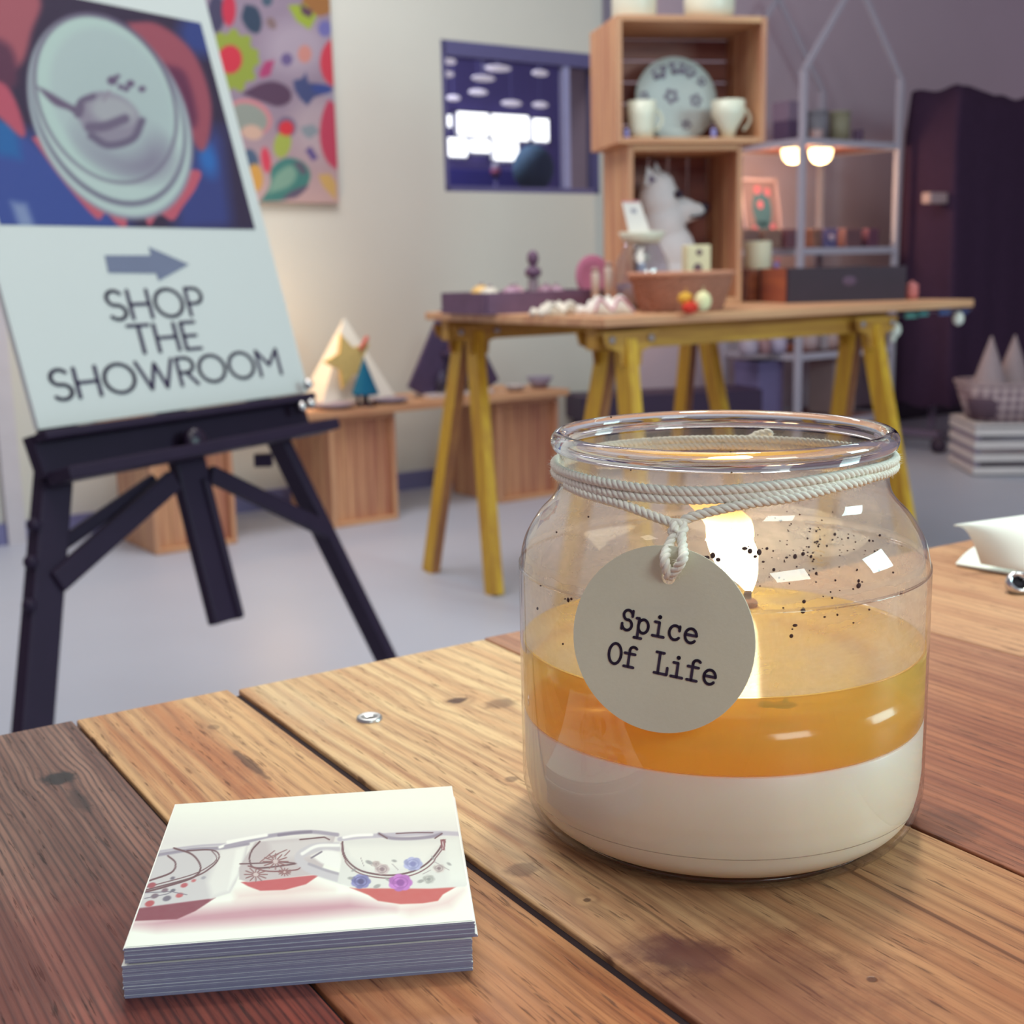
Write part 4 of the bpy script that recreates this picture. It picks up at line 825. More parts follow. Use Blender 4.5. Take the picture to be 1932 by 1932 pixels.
# tray: a broad board with a projecting ledge
u0, v0 = uv(ep(66, 815)); u1, v1 = uv(ep(578, 745)); vb = uv(ep(85, 900))[1]
MB().prism([(u0, .002), (u1, .002), (u1, vb), (u0 + .005, vb)], .022, P0 - EN * .022, EU, EV).build('tray_board', m_easel, te, world=True)
MB().bar(at(u0 + .01, vb + .004, .012), at(uv(ep(618, 828))[0], vb - .0, .012), .020, .055, EN, bev=.003).build('tray_ledge', m_easel, te, world=True)
MB().bar(at(u0, .008, .008), at(u1, .008, .008), .014, .030, EN, bev=.003).build('sign_ledge', m_easel, te, world=True)
kp = ep(350, 838, -.008); MB().lathe([(.010, 0), (.010, .012), (.022, .016), (.022, .03), (.014, .036), (0, .037)], 20, mat=Matrix.Translation(kp) @ EN.to_track_quat('Z', 'Y').to_matrix().to_4x4()).build('knob', mat('black_knob', (34, 22, 42), .35), te, world=True)
for x, y in ((569, 768), (586, 762), (581, 725)): MB().ball(ep(x, y, .022), .010, n=12).build('wing_nut', mat('chrome', (210, 205, 205), .18, .02, 5., .6, 1.), te, world=True)
for x, y in ((64, 990), (55, 1142), (58, 1060)): MB().ball(ep(x, y, -.035), .011, n=12).build('bolt', m_easel, te, world=True)
MB().box(ep(497, 868, -.02), (.03, .02, .022)).build('ledge_clip', m_easel, te, world=True)
MB().bar(at(.30, .0, -.046), at(.30, -.80, -.046), .05, .02, EN).build('upper_mast', m_easel, te, world=True)
# sign panel: 0.594 wide, A series
SW, SH = .598, .846
ts = thing('shop_sign', 'white SHOP THE SHOWROOM poster board on the black easel', 'sign', P0 + EV * 0, 0)
MB().prism([(0, 0), (SW, 0), (SW, -SH), (0, -SH)], .010, P0 - EN * .005 - EV * .004, EU, EV).build('panel', mat('sign_board', (204, 205, 203), .55, .015, 4.), ts, world=True)
def paint_bowl(p, A, B):
    NV, PU, PK = (44, 40, 84), (62, 34, 58), (176, 78, 98)
    p.lay(np.clip((p.X - 330) / 160, 0, 1) * .5, (46, 30, 62)); p.poly([(-200, 190), (60, 250), (150, 340), (260, 440), (-200, 440)], (58, 74, 146), 40); p.poly([(-60, 210), (30, 230), (40, 300), (-60, 280)], (36, 96, 160), 20)
    p.poly([(330, 330), (400, 240), (480, 260), (470, 430), (330, 440)], (58, 66, 132), 40, .9); p.ell(392, 300, 16, 32, -15, (46, 104, 178), 18); p.poly([(20, 380), (50, 385), (70, 440), (40, 440)], (128, 140, 180), 14)
    p.poly([(420, 250), (490, 250), (490, 440), (440, 440)], (52, 36, 66), 30); p.ell(380, 65, 45, 40, 30, (50, 62, 128), 30)
    p.poly(curve([(-60, -40), (70, -10), (60, 60), (30, 130), (-60, 120)]), (166, 84, 96), 14); p.poly(curve([(-40, 60), (20, 90), (30, 160), (-30, 180)]), (92, 44, 70), 18); p.poly(curve([(-60, 150), (10, 160), (45, 235), (40, 258), (-10, 215), (-60, 200)]), (186, 80, 100), 8)
    p.poly(curve([(240, 42), (300, 46), (365, 100), (398, 190), (392, 270), (372, 280), (340, 210), (270, 110)]), (160, 76, 92), 10); p.poly(curve([(310, 120), (350, 140), (372, 220), (358, 240), (330, 180)]), (104, 42, 74), 14)
    p.poly(curve([(60, 260), (110, 330), (160, 390), (186, 414), (200, 402), (222, 424), (238, 430), (242, 405), (268, 402), (282, 426), (300, 404), (326, 416), (345, 390), (372, 350), (370, 320), (260, 330), (120, 240)], 6), (196, 88, 106), 4)
    def bowlell(a, b, c, d, col, soft=5): p.ell(a, b, c, d, 62, col, soft)
    bowlell(208, 222, 205, 140, (150, 148, 162), 6); bowlell(206, 219, 200, 136, (188, 200, 196), 5); bowlell(204, 210, 190, 132, (104, 94, 118), 8); bowlell(203, 204, 187, 128, (188, 200, 196), 5)
    bowlell(199, 185, 171, 125, (112, 100, 122), 7); bowlell(199, 187, 164, 119, (184, 200, 194), 5); bowlell(210, 190, 146, 106, (178, 188, 188), 14)
    p.ell(235, 275, 88, 52, 25, (126, 112, 136), 40, .9); p.ell(215, 205, 105, 80, 62, (176, 186, 186), 40, .8)
    p.ell(206, 222, 62, 46, 25, (146, 134, 150), 8); p.ell(214, 210, 44, 26, 15, (168, 164, 170), 12); p.poly(curve([(68, 162), (90, 172), (140, 200), (158, 196), (152, 222), (130, 208), (100, 196), (68, 162)]), (106, 86, 112), 6)
    p.line(curve([(146, 216), (152, 192), (176, 182)]), 12, (110, 94, 118), 4); p.line(curve([(168, 240), (198, 238), (236, 224)]), 18, (112, 96, 120), 6); p.line(curve([(172, 256), (205, 274), (250, 262), (268, 228)]), 14, (108, 94, 118), 6); p.line(curve([(206, 172), (196, 190)]), 5, (150, 136, 150))
    for x, y, r in ((212, 152, 10), (228, 164, 6), (246, 158, 8), (238, 168, 6), (268, 168, 7), (222, 144, 5)): p.ell(x, y, r, r * .85, 0, (104, 84, 112), 4)
a = ep(475, 433); ua, va = uv(a); ub, vt = uv(ep(385, 45)); ul = .028; ur = (ua + ub) / 2
po = printed('printed_photo', at(ul, va, .0006), EU * (ur - ul), EV * (vt - va), 220, 170, paint_bowl, (52, 34, 62), attrmat('photo_print', .45, .25), ts, rescale=.84)
ar = MB(); ar.prism([uv(ep(*q)) for q in ((197, 482), (284, 482), (280, 466), (356, 499), (299, 530), (294, 516), (204, 515))], .0006, P0 + EN * .0006, EU, EV); ar.build('arrow', mat('arrow_grey', (112, 116, 140), .6), ts, world=True)
def word(name, txt, pl, pr, hcap, m, w=.064, sp=.06):
    """a line of lettering whose feet run from picture point pl to pr"""
    (ua, va), (ub, vb_) = uv(ep(*pl)), uv(ep(*pr)); adv = [SANS[c][1] for c in txt]; tot = sum(adv) + sp * (len(txt) - 1); k = (ub - ua) / tot; kv = hcap
    mb = MB(); x = 0
    for c, ad in zip(txt, adv):
        strokes(mb, SANS[c][0], lambda a_, b_, x=x: at(ua + (x + a_) * k, (va + vb_) / 2 - (b_ + .055) * kv, .0008), w); x += ad + sp
    return mb.build(name, m, ts, world=True)
m_ink = mat('sign_ink', (52, 38, 70), .6)
def vv(px, py): return uv(ep(px, py))[1]
capS = abs(vv(222, 606) - vv(210, 546)) * .9; capR = abs(vv(118, 755) - vv(100, 693)) * .9
print('caps', capS, capR, [uv(ep(*q)) for q in ((205, 607), (391, 596), (250, 669), (385, 662), (104, 756), (537, 708), (92, 700))])
word('lettering', 'SHOP', (208, 606), (391, 597), capS, m_ink); word('lettering', 'THE', (253, 670), (384, 660), capS * .98, m_ink); word('lettering', 'SHOWROOM', (102, 757), (536, 709), capR, m_ink)
# ================================================================== FOREGROUND TABLE
T = 0.740; TO = Vector((-.12, .5167, 0)); RZF = math.radians(32.5)
tf = thing('wooden_table', 'rustic plank table in front, carrying the candle jar and the card stack', 'table', TO, RZF)
TXD, TYD = rotz(RZF) @ Vector((1, 0, 0)), rotz(RZF) @ Vector((0, 1, 0))
def tl(px, py, z=T):
    p = onz(px, py, z) - TO; return (p.dot(TXD), p.dot(TYD))
def plankmat(i, light, mid, dark, knots, fr, stains_and_dim=(), dim_y=None, rk=3.4, lines=.34, red=(.54, .27, .21)):
    m, nt, p = nodes_of('table_plank_%d' % i); co, q = xyz(nt); x, y = q[0], q[1]; sd = i * 3.7
    kw = None; kd = None
    for kx, ky, rx, ry_, st in knots:
        dx = (x - kx) / rx; dy = (y - ky) / ry_; d2 = dx * dx + dy * dy
        g = X_(nt, (d2 + 1.0).pw(-1.0).s); w = g * dx * (-1.1 * st); k = (d2.pw(.5) + (noise(nt, co, 260., 3) - .5) * .7).step(1.0, .55) * st
        kw = w if kw is None else kw + w; kd = k if kd is None else kd.mx(k)
    wob = noise(nt, comb(nt, x * 9.0, y * 1.7, sd), 1.0, 3, .5)
    ring = x * (fr * rk) + wob * 6.5
    if kw is not None: ring = ring + kw * 1.6
    band = ((ring * 6.283).sin() * .5 + .5).pw(2.6)
    streak = noise(nt, comb(nt, x * 110.0 + wob * 5., y * 3.0, sd), 1.0, 5, .6)
    fine = noise(nt, comb(nt, x * 1500.0, y * 40.0, sd + 1), 1.0, 4, .65)
    fleck = noise(nt, comb(nt, x * 700.0, y * 55.0, sd + 2), 1.0, 3, .6).step(.60, .70)
    worn = noise(nt, comb(nt, x * 30., y * 11., sd + 5), 1.0, 6, .7)
    crack = noise(nt, comb(nt, x * 160.0 + wob * 7., y * 2.0, sd + 8), 1.0, 2, .5).step(.66, .72)
    c = mix(nt, streak.step(.34, .68), lin(light), lin(mid))
    c = mix(nt, band * lines, c, lin(dark)); c = mix(nt, worn.step(.50, .72) * .45, c, lin(mid)); c = mix(nt, worn.step(.42, .28) * .5, c, lin(light))
    dk = tuple(v * .42 for v in lin(dark)[:3]) + (1,)
    c = mix(nt, fine.step(.48, .72) * .55, c, lin(dark)); c = mix(nt, fleck * .65, c, dk); c = mix(nt, crack * .6, c, dk)
    if kd is not None: c = mix(nt, kd * .95, c, dk)
    for sx, sy, rx, ry_, st, sc in stains_and_dim:  # stains, plus wide reddish patches that paint the dim table corners
        dx = (x - sx) / rx; dy = (y - sy) / ry_; s_ = ((dx * dx + dy * dy).pw(.5) + (noise(nt, co, 70., 5, .65) - .5) * 1.6).step(1.0, .3) * st
        c = mix(nt, s_, c, lin(sc))
    if dim_y:   # red-brown darkening of the near end, dim corners painted into the wood
        dim_f = (y + (worn - .5) * .10 + (streak - .5) * .06).step(dim_y[0], dim_y[1]) * dim_y[2]; c = mix(nt, dim_f, c, (*red, 1), 'MULTIPLY')
    nt.links.new(c, p.inputs['Base Color']); nt.links.new((streak * .25 + .34 + fleck * .2).s, p.inputs['Roughness']); p.inputs['Specular IOR Level'].default_value = .42
    h = fine * -.5 + fleck * -.8 + band * .35 + crack * -1.0
    if kd is not None: h = h + kd * -1.2
    bump(nt, p, h, .30, .0006); return m
xj, xg2 = -.0655, .1247
kA = tl(110, 1468); kB = tl(470, 1440); kC1 = tl(862, 1322); kC2 = tl(942, 1327); kC3 = tl(985, 1641); kC4 = tl(1010, 1762); sC = tl(1290, 1810); k5 = tl(1650, 1850); k6 = tl(965, 1470)
kA2 = tl(60, 1800)
planks = [(-.46, -.215, ('#',), None), ]
PM = [plankmat(0, (146, 92, 72), (116, 62, 50), (70, 42, 42), [(-.30, -.30, .02, .02, .6)], 46.),
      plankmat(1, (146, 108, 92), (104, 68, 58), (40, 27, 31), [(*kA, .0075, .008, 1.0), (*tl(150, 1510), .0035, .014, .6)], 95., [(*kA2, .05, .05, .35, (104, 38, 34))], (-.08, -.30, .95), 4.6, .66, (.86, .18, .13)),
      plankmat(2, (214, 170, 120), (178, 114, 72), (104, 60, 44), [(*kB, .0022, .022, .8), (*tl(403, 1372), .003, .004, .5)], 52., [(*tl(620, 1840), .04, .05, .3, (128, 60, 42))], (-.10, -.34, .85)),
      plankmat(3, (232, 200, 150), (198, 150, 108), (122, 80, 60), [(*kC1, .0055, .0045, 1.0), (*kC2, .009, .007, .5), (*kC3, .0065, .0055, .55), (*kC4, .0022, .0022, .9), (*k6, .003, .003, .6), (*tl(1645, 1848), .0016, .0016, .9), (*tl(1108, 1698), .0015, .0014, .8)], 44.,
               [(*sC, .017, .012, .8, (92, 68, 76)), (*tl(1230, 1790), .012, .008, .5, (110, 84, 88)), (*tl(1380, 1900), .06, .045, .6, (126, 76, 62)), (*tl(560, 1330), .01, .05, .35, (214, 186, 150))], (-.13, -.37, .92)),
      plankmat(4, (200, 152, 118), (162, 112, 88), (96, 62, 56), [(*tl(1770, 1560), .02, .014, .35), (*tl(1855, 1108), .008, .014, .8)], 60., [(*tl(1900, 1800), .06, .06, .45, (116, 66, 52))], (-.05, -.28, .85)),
      plankmat(5, (206, 160, 120), (180, 130, 96), (116, 78, 62), [(.42, -.2, .01, .012, .7)], 50.)]
mb = MB(); L0, L1 = -.95, 0.0
edges_ = [(-.46, -.2165, 0), (-.2150, xj - .0008, 1), (xj + .0005, -.0019, 2), (.0017, xg2 - .0006, 3), (xg2 + .0006, .2995, 4), (.3005, .50, 5), (.501, .74, 5)]
offs = [.0, .002, .0015, -.001, .001, .0, .001]
for (a, b, mi), oy in zip(edges_, offs):
    n0 = len(mb.f); mb.box(((a + b) / 2, (L0 + L1 + oy) / 2, T - .0175), (b - a, L1 + oy - L0, .035), None, mi, .0009)
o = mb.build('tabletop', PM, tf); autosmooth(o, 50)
jd = MB()
for gx, gw in ((xj - .0001, .0024), (-.0001, .005), (xg2, .0022), (.30, .002), (.5005, .002), (-.2158, .0025)): jd.box((gx, -.4765, T - .006), (gw, .945, .008))
jd.build('joint_shade', mat('joint_shade', (40, 25, 29), .95), tf)  # dark strips laid in the gaps to paint their shade
am = MB()
for y in (-.06, -.89): am.box((.14, y, T - .068), (1.1, .022, .065))
for x in (-.40, .68): am.box((x, -.475, T - .068), (.022, .80, .065))
am.build('apron', woodmat('apron_wood', (150, 96, 70), (110, 66, 52), 0, 20.), tf)
for x in (-.40, .68):
    for y in (-.07, -.88): MB().box((x, y, (T - .035) / 2), (.06, .06, T - .035), bev=.004).build('leg', woodmat('leg_wood', (150, 96, 70), (110, 66, 52), 2, 20.), tf)
sx, sy = tl(697, 1357)
MB().lathe([(.0018, T + .0002), (.0026, T + .0009), (.0040, T + .0016), (.0049, T + .0012), (.0052, T + .0001), (.0052, T - .001)], 36, c=(sx, sy, 0)).build('screw', mat('screw_zinc', (196, 196, 196), .32, .05, 200., .5, .85), tf, label='zinc screw head')
MB().lathe([(0, T - .0004), (.0022, T + .0004)], 20, c=(sx, sy, 0)).build('screw_recess', mat('screw_dark', (54, 46, 52), .5), tf)
# ================================================================== STACK OF CARDS
HS = .0135; FL, FR, BR_, BL = (onz(*q, T + HS) for q in ((235, 1790), (895, 1738), (852, 1483), (330, 1517)))
cc = (FL + FR + BR_ + BL) / 4; ang = math.atan2((FR - FL).y + (BR_ - BL).y, (FR - FL).x + (BR_ - BL).x); NC = 34; th = HS / NC; SQ = .0852
m_card = mat('card_stock', (232, 232, 226), .6, .02, 300.)
m_side_shade = mat('card_side_shade', (136, 137, 166), .7, .08, 500.)  # shade on the sides of the stack, put into their colour
m_cardprint = attrmat('card_print', .38, .35)
for i in range(NC):
    dx, dy, da = rng.normal(0, .00012), rng.normal(0, .00007), rng.normal(0, .0012)
    if i < 22: dx -= .0008; dy += .0002
    if 22 <= i < 24: dx += .0006; dy += .0010
    if i == NC - 1: dx = dy = da = 0
    top = i == NC - 1
    o = thing('photo_card', 'top square card of the stack, printed with three teacups' if top else 'plain white square card in the stack beneath the teacup card', 'card',
              (cc.x + dx, cc.y + dy, T + i * th), ang + da, 'square cards in the stack')
    mb = MB(); mb.box((0, 0, th / 2), (SQ, SQ, th * .92)); mb.mi = [1, 1, 1, 1, 0, 0]; mb.build('card_sheet', [m_card, m_side_shade], o)
    if top: topcard = o
def c_(x, y): return (200 + x / 2.611, 1450 + y / 2.611)
def cs(pts): return [c_(*p) for p in pts]
def paint_cups(p, A, B):
    BRN, INK = (92, 56, 62), (104, 98, 112); k = 1 / 2.611
    p.lay(np.clip(1 - np.abs(p.Y - (1590 - (p.X - 300) * .02)) / 60, 0, 1) * .35, (182, 172, 182))
    p.lay(np.clip(1 - B * 3, 0, 1) * .0, (255, 255, 255))
    p.poly(cs([(100, 770), (420, 700), (760, 665), (1200, 640), (1420, 690), (1000, 735), (640, 765), (250, 790)]), (176, 122, 136), 26, .85); p.poly(cs([(640, 610), (1000, 560), (1120, 600), (900, 640), (640, 650)]), (206, 172, 170), 22, .6); p.poly(cs([(1400, 690), (1640, 650), (1760, 600), (1700, 680), (1500, 720)]), (206, 170, 170), 22, .7)
    # left cup
    p.poly(cs([(150, 680), (540, 636), (440, 702), (350, 742), (120, 752)]), (124, 52, 68), 2.5); p.poly(cs([(180, 420), (300, 405), (700, 368), (690, 430), (640, 560), (612, 612), (520, 640), (150, 690), (60, 690), (60, 450)]), (190, 188, 188), 3)
    p.poly(cs([(560, 395), (695, 372), (660, 480), (612, 608), (520, 636), (500, 560)]), (214, 214, 208), 14); p.poly(cs([(640, 400), (690, 380), (650, 520), (600, 600)]), (224, 226, 218), 6)
    p.line(cs(curve([(240, 428), (430, 398), (560, 392), (700, 370)])), 6, (140, 134, 148), 3); p.line(cs(curve([(240, 412), (430, 384), (600, 372)])), 4, (172, 168, 178), 3); p.line(cs([(560, 388), (640, 360), (690, 352)]), 5, (236, 238, 230), 3)
    for st, w in (([(305, 430), (342, 465), (322, 512), (215, 552)], 3.2), ([(335, 392), (425, 424), (466, 486), (430, 536), (300, 580), (180, 612)], 3.4), ([(400, 405), (500, 400), (545, 410), (556, 440), (520, 485), (430, 535), (190, 600)], 2.6), ([(520, 404), (545, 440), (515, 476), (420, 524), (200, 584)], 1.8)): p.line(cs(curve(st)), w, BRN, 1.2)
    for x, y, r, col in ((385, 575, 15, (170, 76, 84)), (432, 552, 10, (180, 96, 100)), (362, 624, 16, (176, 84, 88)), (300, 640, 18, INK), (328, 540, 10, INK), (240, 628, 16, (112, 92, 104)), (215, 665, 20, (168, 70, 76)), (290, 600, 14, (120, 96, 106)), (225, 575, 18, (150, 66, 76)), (480, 538, 10, (150, 148, 156)), (330, 600, 10, (92, 92, 104))): p.ell(*c_(x, y), r * k * 1.2, r * k * .7, -18, col, 2)
    p.line(cs([(190, 612), (320, 606), (400, 622)]), 1.5, INK, 1); p.line(cs([(190, 640), (300, 618), (340, 600)]), 1.5, INK, 1)
    # middle cup
    p.poly(cs([(665, 560), (1055, 522), (985, 570), (880, 598), (760, 602), (700, 580)]), (180, 74, 78), 2.5); p.poly(cs([(735, 362), (1130, 330), (1110, 400), (1050, 520), (700, 560), (656, 546), (655, 490), (690, 430)]), (182, 174, 174), 3); p.poly(cs([(800, 360), (1110, 335), (1080, 430), (820, 450)]), (196, 192, 190), 14)
    p.line(cs(curve([(590, 384), (720, 352), (830, 328), (1000, 312), (1140, 326)])), 7, (150, 144, 158), 3); p.line(cs(curve([(600, 362), (720, 340), (790, 328)])), 6, (232, 234, 226), 3); p.line(cs(curve([(850, 328), (930, 318), (1010, 312)])), 5, (118, 110, 128), 3); p.line(cs([(955, 350), (1075, 338), (1100, 350)]), 2.5, BRN, 1.2)
    p.line(cs(curve([(757, 360), (718, 405), (708, 456), (742, 490), (900, 474), (960, 462)])), 3, BRN, 1.2); p.line(cs(curve([(660, 470), (760, 466), (840, 460), (930, 466)])), 2.4, BRN, 1.2); p.line(cs(curve([(700, 480), (800, 506), (930, 500), (960, 486)])), 2.4, (116, 66, 70), 1.2)
    for fx, fy, R in ((835, 458, 62), (738, 522, 56), (880, 510, 30)):
        for a in np.arange(0, 2 * PI, PI / 6): p.line(cs([(fx + R * .28 * math.cos(a), fy + R * .2 * math.sin(a)), (fx + R * math.cos(a), fy + R * .62 * math.sin(a))]), 2.2, (128, 84, 84), 1.2)
        p.ell(*c_(fx, fy), R * .2 * k, R * .16 * k, 0, (196, 180, 176), 1.5)
    for a, b in (((760, 460), (830, 405)), ((800, 440), (890, 400)), ((880, 430), (905, 405)), ((850, 420), (820, 440))): p.line(cs([a, b]), 2, (132, 92, 92), 1.2)
    # handle
    p.line(cs(curve([(1160, 385), (1040, 388), (968, 418), (952, 450), (1000, 490), (1080, 520), (1160, 545)])), 17, (186, 184, 188), 4); p.line(cs(curve([(1150, 378), (1040, 382), (966, 420)])), 6, (228, 230, 224), 3); p.line(cs(curve([(1000, 470), (1080, 500), (1150, 520)])), 5, (156, 152, 162), 3); p.poly(cs(curve([(1010, 430), (1080, 402), (1148, 420), (1150, 490), (1070, 470), (1010, 430)])), (226, 228, 222), 5); p.line(cs([(1012, 440), (1062, 410)]), 3, (112, 104, 118), 2)
    # right cup
    p.poly(cs([(1200, 586), (1730, 580), (1660, 620), (1635, 652), (1560, 664), (1450, 668), (1340, 652), (1290, 622)]), (184, 82, 78), 2.5); p.poly(cs([(1150, 352), (1740, 336), (1790, 560), (1770, 582), (1600, 592), (1220, 590), (1140, 562), (1160, 450)]), (208, 210, 204), 3)
    p.poly(cs([(1180, 380), (1640, 372), (1560, 480), (1300, 500), (1200, 440)]), (218, 220, 212), 12); p.poly(cs([(1660, 350), (1740, 345), (1785, 560), (1690, 560)]), (216, 220, 212), 14)
    p.line(cs(curve([(1150, 348), (1250, 336), (1350, 330), (1500, 322), (1640, 318), (1740, 322)])), 8, (178, 174, 184), 3); p.line(cs(curve([(1345, 322), (1400, 342), (1500, 345), (1600, 336), (1650, 322)])), 6, (138, 130, 146), 3); p.line(cs([(1345, 320), (1385, 344)]), 2.4, BRN, 1.2); p.line(cs([(1655, 320), (1620, 344)]), 2.4, BRN, 1.2); p.line(cs(curve([(1170, 340), (1230, 330), (1310, 326)])), 5, (236, 238, 230), 3); p.line(cs(curve([(1430, 320), (1520, 316), (1610, 316)])), 2, BRN, 1.5)
    lo = curve([(1165, 362), (1172, 420), (1205, 470), (1270, 508), (1390, 526), (1500, 510), (1580, 468), (1640, 400), (1662, 352)])
    p.line(cs(lo), 3.2, BRN, 1.2); p.line(cs([(x + 10 if x > 1400 else x - 4, y + (14 if y > 440 else 6)) for x, y in lo]), 2.2, (112, 72, 78), 1.2); p.poly(cs([(1646, 350), (1674, 348), (1668, 404), (1652, 400)]), (128, 70, 74), 1.5); p.line(cs([(1660, 360), (1660, 396)]), 1.6, (210, 200, 200), 1)
    def rose(x, y, r, col, dk, n=7):
        for a in np.arange(n) * 2 * PI / n: p.ell(*c_(x + r * .6 * math.cos(a), y + r * .42 * math.sin(a)), r * .44 * k, r * .34 * k, 0, tuple(np.array(col) + 14 * math.sin(a * 3)), 2.2)
        p.ell(*c_(x, y), r * .34 * k, r * .28 * k, 0, dk, 2.5); p.ring(*c_(x, y), r * .62 * k, r * .46 * k, 0, 1.3, dk, 1.6, .7)
    rose(1255, 556, 48, (116, 118, 168), (70, 66, 116)); rose(1450, 562, 58, (172, 104, 180), (132, 62, 146)); rose(1512, 470, 46, (156, 162, 198), (120, 124, 172)); rose(1360, 496, 36, (186, 174, 172), (132, 112, 118)); rose(1640, 492, 30, (196, 190, 184), (128, 108, 112)); rose(1590, 545, 30, (176, 178, 172), (138, 140, 136)); rose(1330, 470, 22, (190, 182, 176), (150, 134, 134))
    for x, y, r, a in ((1296, 462, 18, 20), (1335, 580, 18, -20), (1385, 545, 12, 40), (1220, 500, 12, -30), (1550, 555, 16, -15), (1690, 470, 12, 30), (1420, 455, 12, 10), (1610, 440, 10, 60), (1205, 540, 14, 0)): p.ell(*c_(x, y), r * k, r * .5 * k, a, (140, 142, 140), 2, .85)
    for a, b in (((1255, 440), (1270, 480)), ((1290, 455), (1310, 480)), ((1620, 460), (1690, 500)), ((1560, 520), (1600, 500)), ((1410, 470), (1440, 500))): p.line(cs([a, b]), 1.2, (150, 142, 144), 1)
h2 = SQ / 2 - .0004; R2 = rotz(ang); zt = T + NC * th - th * .035 + .00012 + .0000
P00 = Vector((cc.x, cc.y, zt)) + R2 @ Vector((-h2, -h2, 0))
printed('printed_cups', P00, R2 @ Vector((2 * h2, 0, 0)), R2 @ Vector((0, 2 * h2, 0)), 330, 330, paint_cups, (228, 232, 220), m_cardprint, topcard)
# ================================================================== CANDLE JAR
JC = Vector((.0642, .3838, T))
OUT = [(.0505, 0), (.0545, .0010), (.0582, .0034), (.0608, .0075), (.0621, .0130), (.0625, .020), (.0625, .078), (.0622, .083), (.0605, .0908), (.0563, .098), (.053, .1015), (.0508, .1045), (.0497, .1075), (.0494, .1105), (.0494, .1190)]
zs = [z for r, z in OUT]; rs_ = [r for r, z in OUT]
def jr(z): return float(np.interp(z, zs, rs_))
def hit_jar(px, py, off=0.0):
    d = ray(px, py); t = .26
    while t < .47:
        p = CAM + d * t; z = p.z - JC.z
        if -.001 < z < .12 and math.hypot(p.x - JC.x, p.y - JC.y) < jr(z) + off: return p
        t += .0002
    d2 = Vector((d.x, d.y)).normalized(); w = Vector((JC.x, JC.y)); s = w.dot(d2) / Vector((d.x, d.y)).length; return CAM + d * s
tj = thing('jar_candle', 'large burning candle in a clear glass jar on the plank table', 'candle', JC, 0)
def smoothprof(pr, n=5): return [tuple(q) for q in curve(pr, n)]
def glass_shader(name, tint, edge, base, rough=.015):
    return thin_glass(name, tint, edge, base, rough)
m_jar = glass_shader('jar_glass', (.96, .95, .95), .80, .045)
MB().lathe(smoothprof(OUT), 128, closed=False).build('glass_wall', m_jar, tj)
o = tj.children[-1]; bm = bmesh.new(); bm.from_mesh(o.data); bmesh.ops.delete(bm, geom=[f for f in bm.faces if len(f.verts) > 4], context='FACES'); bm.to_mesh(o.data); bm.free()
m_gl, nt_, p_ = nodes_of('thick_glass'); p_.inputs['Transmission Weight'].default_value = 1.0; p_.inputs['Roughness'].default_value = .01; p_.inputs['IOR'].default_value = 1.46; p_.inputs['Base Color'].default_value = (.97, .95, .95, 1)
MB().lathe([(.0494 + .0027 * math.cos(2 * PI * k / 20) * (1.0), .1208 + .0030 * math.sin(2 * PI * k / 20)) for k in range(20)], 128, closed=True).build('rim', m_gl, tj)
MB().lathe([(.0440, .0003), (.0498, .0003), (.0516, .0010), (.0508, .0021), (.0440, .0023)], 128, closed=True).build('base_ring', m_gl, tj)
# a milky veil of old wax on the inside of the glass
def film_mat():
    m = bpy.data.materials.new('waxy_film'); m.use_nodes = True; nt = m.node_tree; nt.nodes.clear(); out = nt.nodes.new('ShaderNodeOutputMaterial')
    co, q = xyz(nt); n1 = noise(nt, co, 38., 6, .65, .6); n2 = noise(nt, comb(nt, q[0] * 60, q[1] * 60, q[2] * 240), 1.0, 4, .6); z = q[2]
    tide = (z + (n1 - .5) * .006).step(.0845, .0850) * (z + (n1 - .5) * .006).step(.0875, .0855)
    f = n1.step(.40, .72) * .20 + n2.step(.45, .75) * .10 + z.step(.105, .070) * .12 + tide * .22 + .20
    t = nt.nodes.new('ShaderNodeBsdfTransparent'); d = nt.nodes.new('ShaderNodeBsdfDiffuse'); tr = nt.nodes.new('ShaderNodeBsdfTranslucent'); a = nt.nodes.new('ShaderNodeMixShader'); b = nt.nodes.new('ShaderNodeMixShader')
    for s in (d, tr): s.inputs[0].default_value = lin((226, 214, 204))
    nt.links.new(d.outputs[0], a.inputs[1]); nt.links.new(tr.outputs[0], a.inputs[2]); nt.links.new(f.s, b.inputs[0]); nt.links.new(t.outputs[0], b.inputs[1]); nt.links.new(a.outputs[0], b.inputs[2]); nt.links.new(b.outputs[0], out.inputs[0]); return m
OILZ, WAXZ = .0590, .0368
ip = [(jr(z) - .0014, z) for z in np.linspace(OILZ + .0004, .1175, 26)]
MB().lathe(ip, 96).build('waxy_film', film_mat(), tj); o = tj.children[-1]
bm = bmesh.new(); bm.from_mesh(o.data); bmesh.ops.delete(bm, geom=[f for f in bm.faces if len(f.verts) > 4], context='FACES'); bm.to_mesh(o.data); bm.free()
m_wax, nt_, p_ = nodes_of('cream_wax'); co_, q_ = xyz(nt_); nn = noise(nt_, co_, 60., 4)
nt_.links.new(mix(nt_, nn, lin((247, 234, 208)), lin((250, 240, 220))), p_.inputs['Base Color']); p_.inputs['Roughness'].default_value = .4; p_.inputs['Subsurface Weight'].default_value = .7; p_.inputs['Subsurface Radius'].default_value = (.014, .010, .007); p_.inputs['Subsurface Scale'].default_value = 1.0
wprof = [(0, .0032), (.0300, .0032), (.0490, .0032)] + smoothprof([(.0492, .0032), (.0546, .0042), (.0589, .0080), (.0608, .0140), (.0616, .0205)], 7) + [(.06165, .0215), (.0616, .0225), (.0617, WAXZ - .0006), (.0610, WAXZ), (0, WAXZ)]
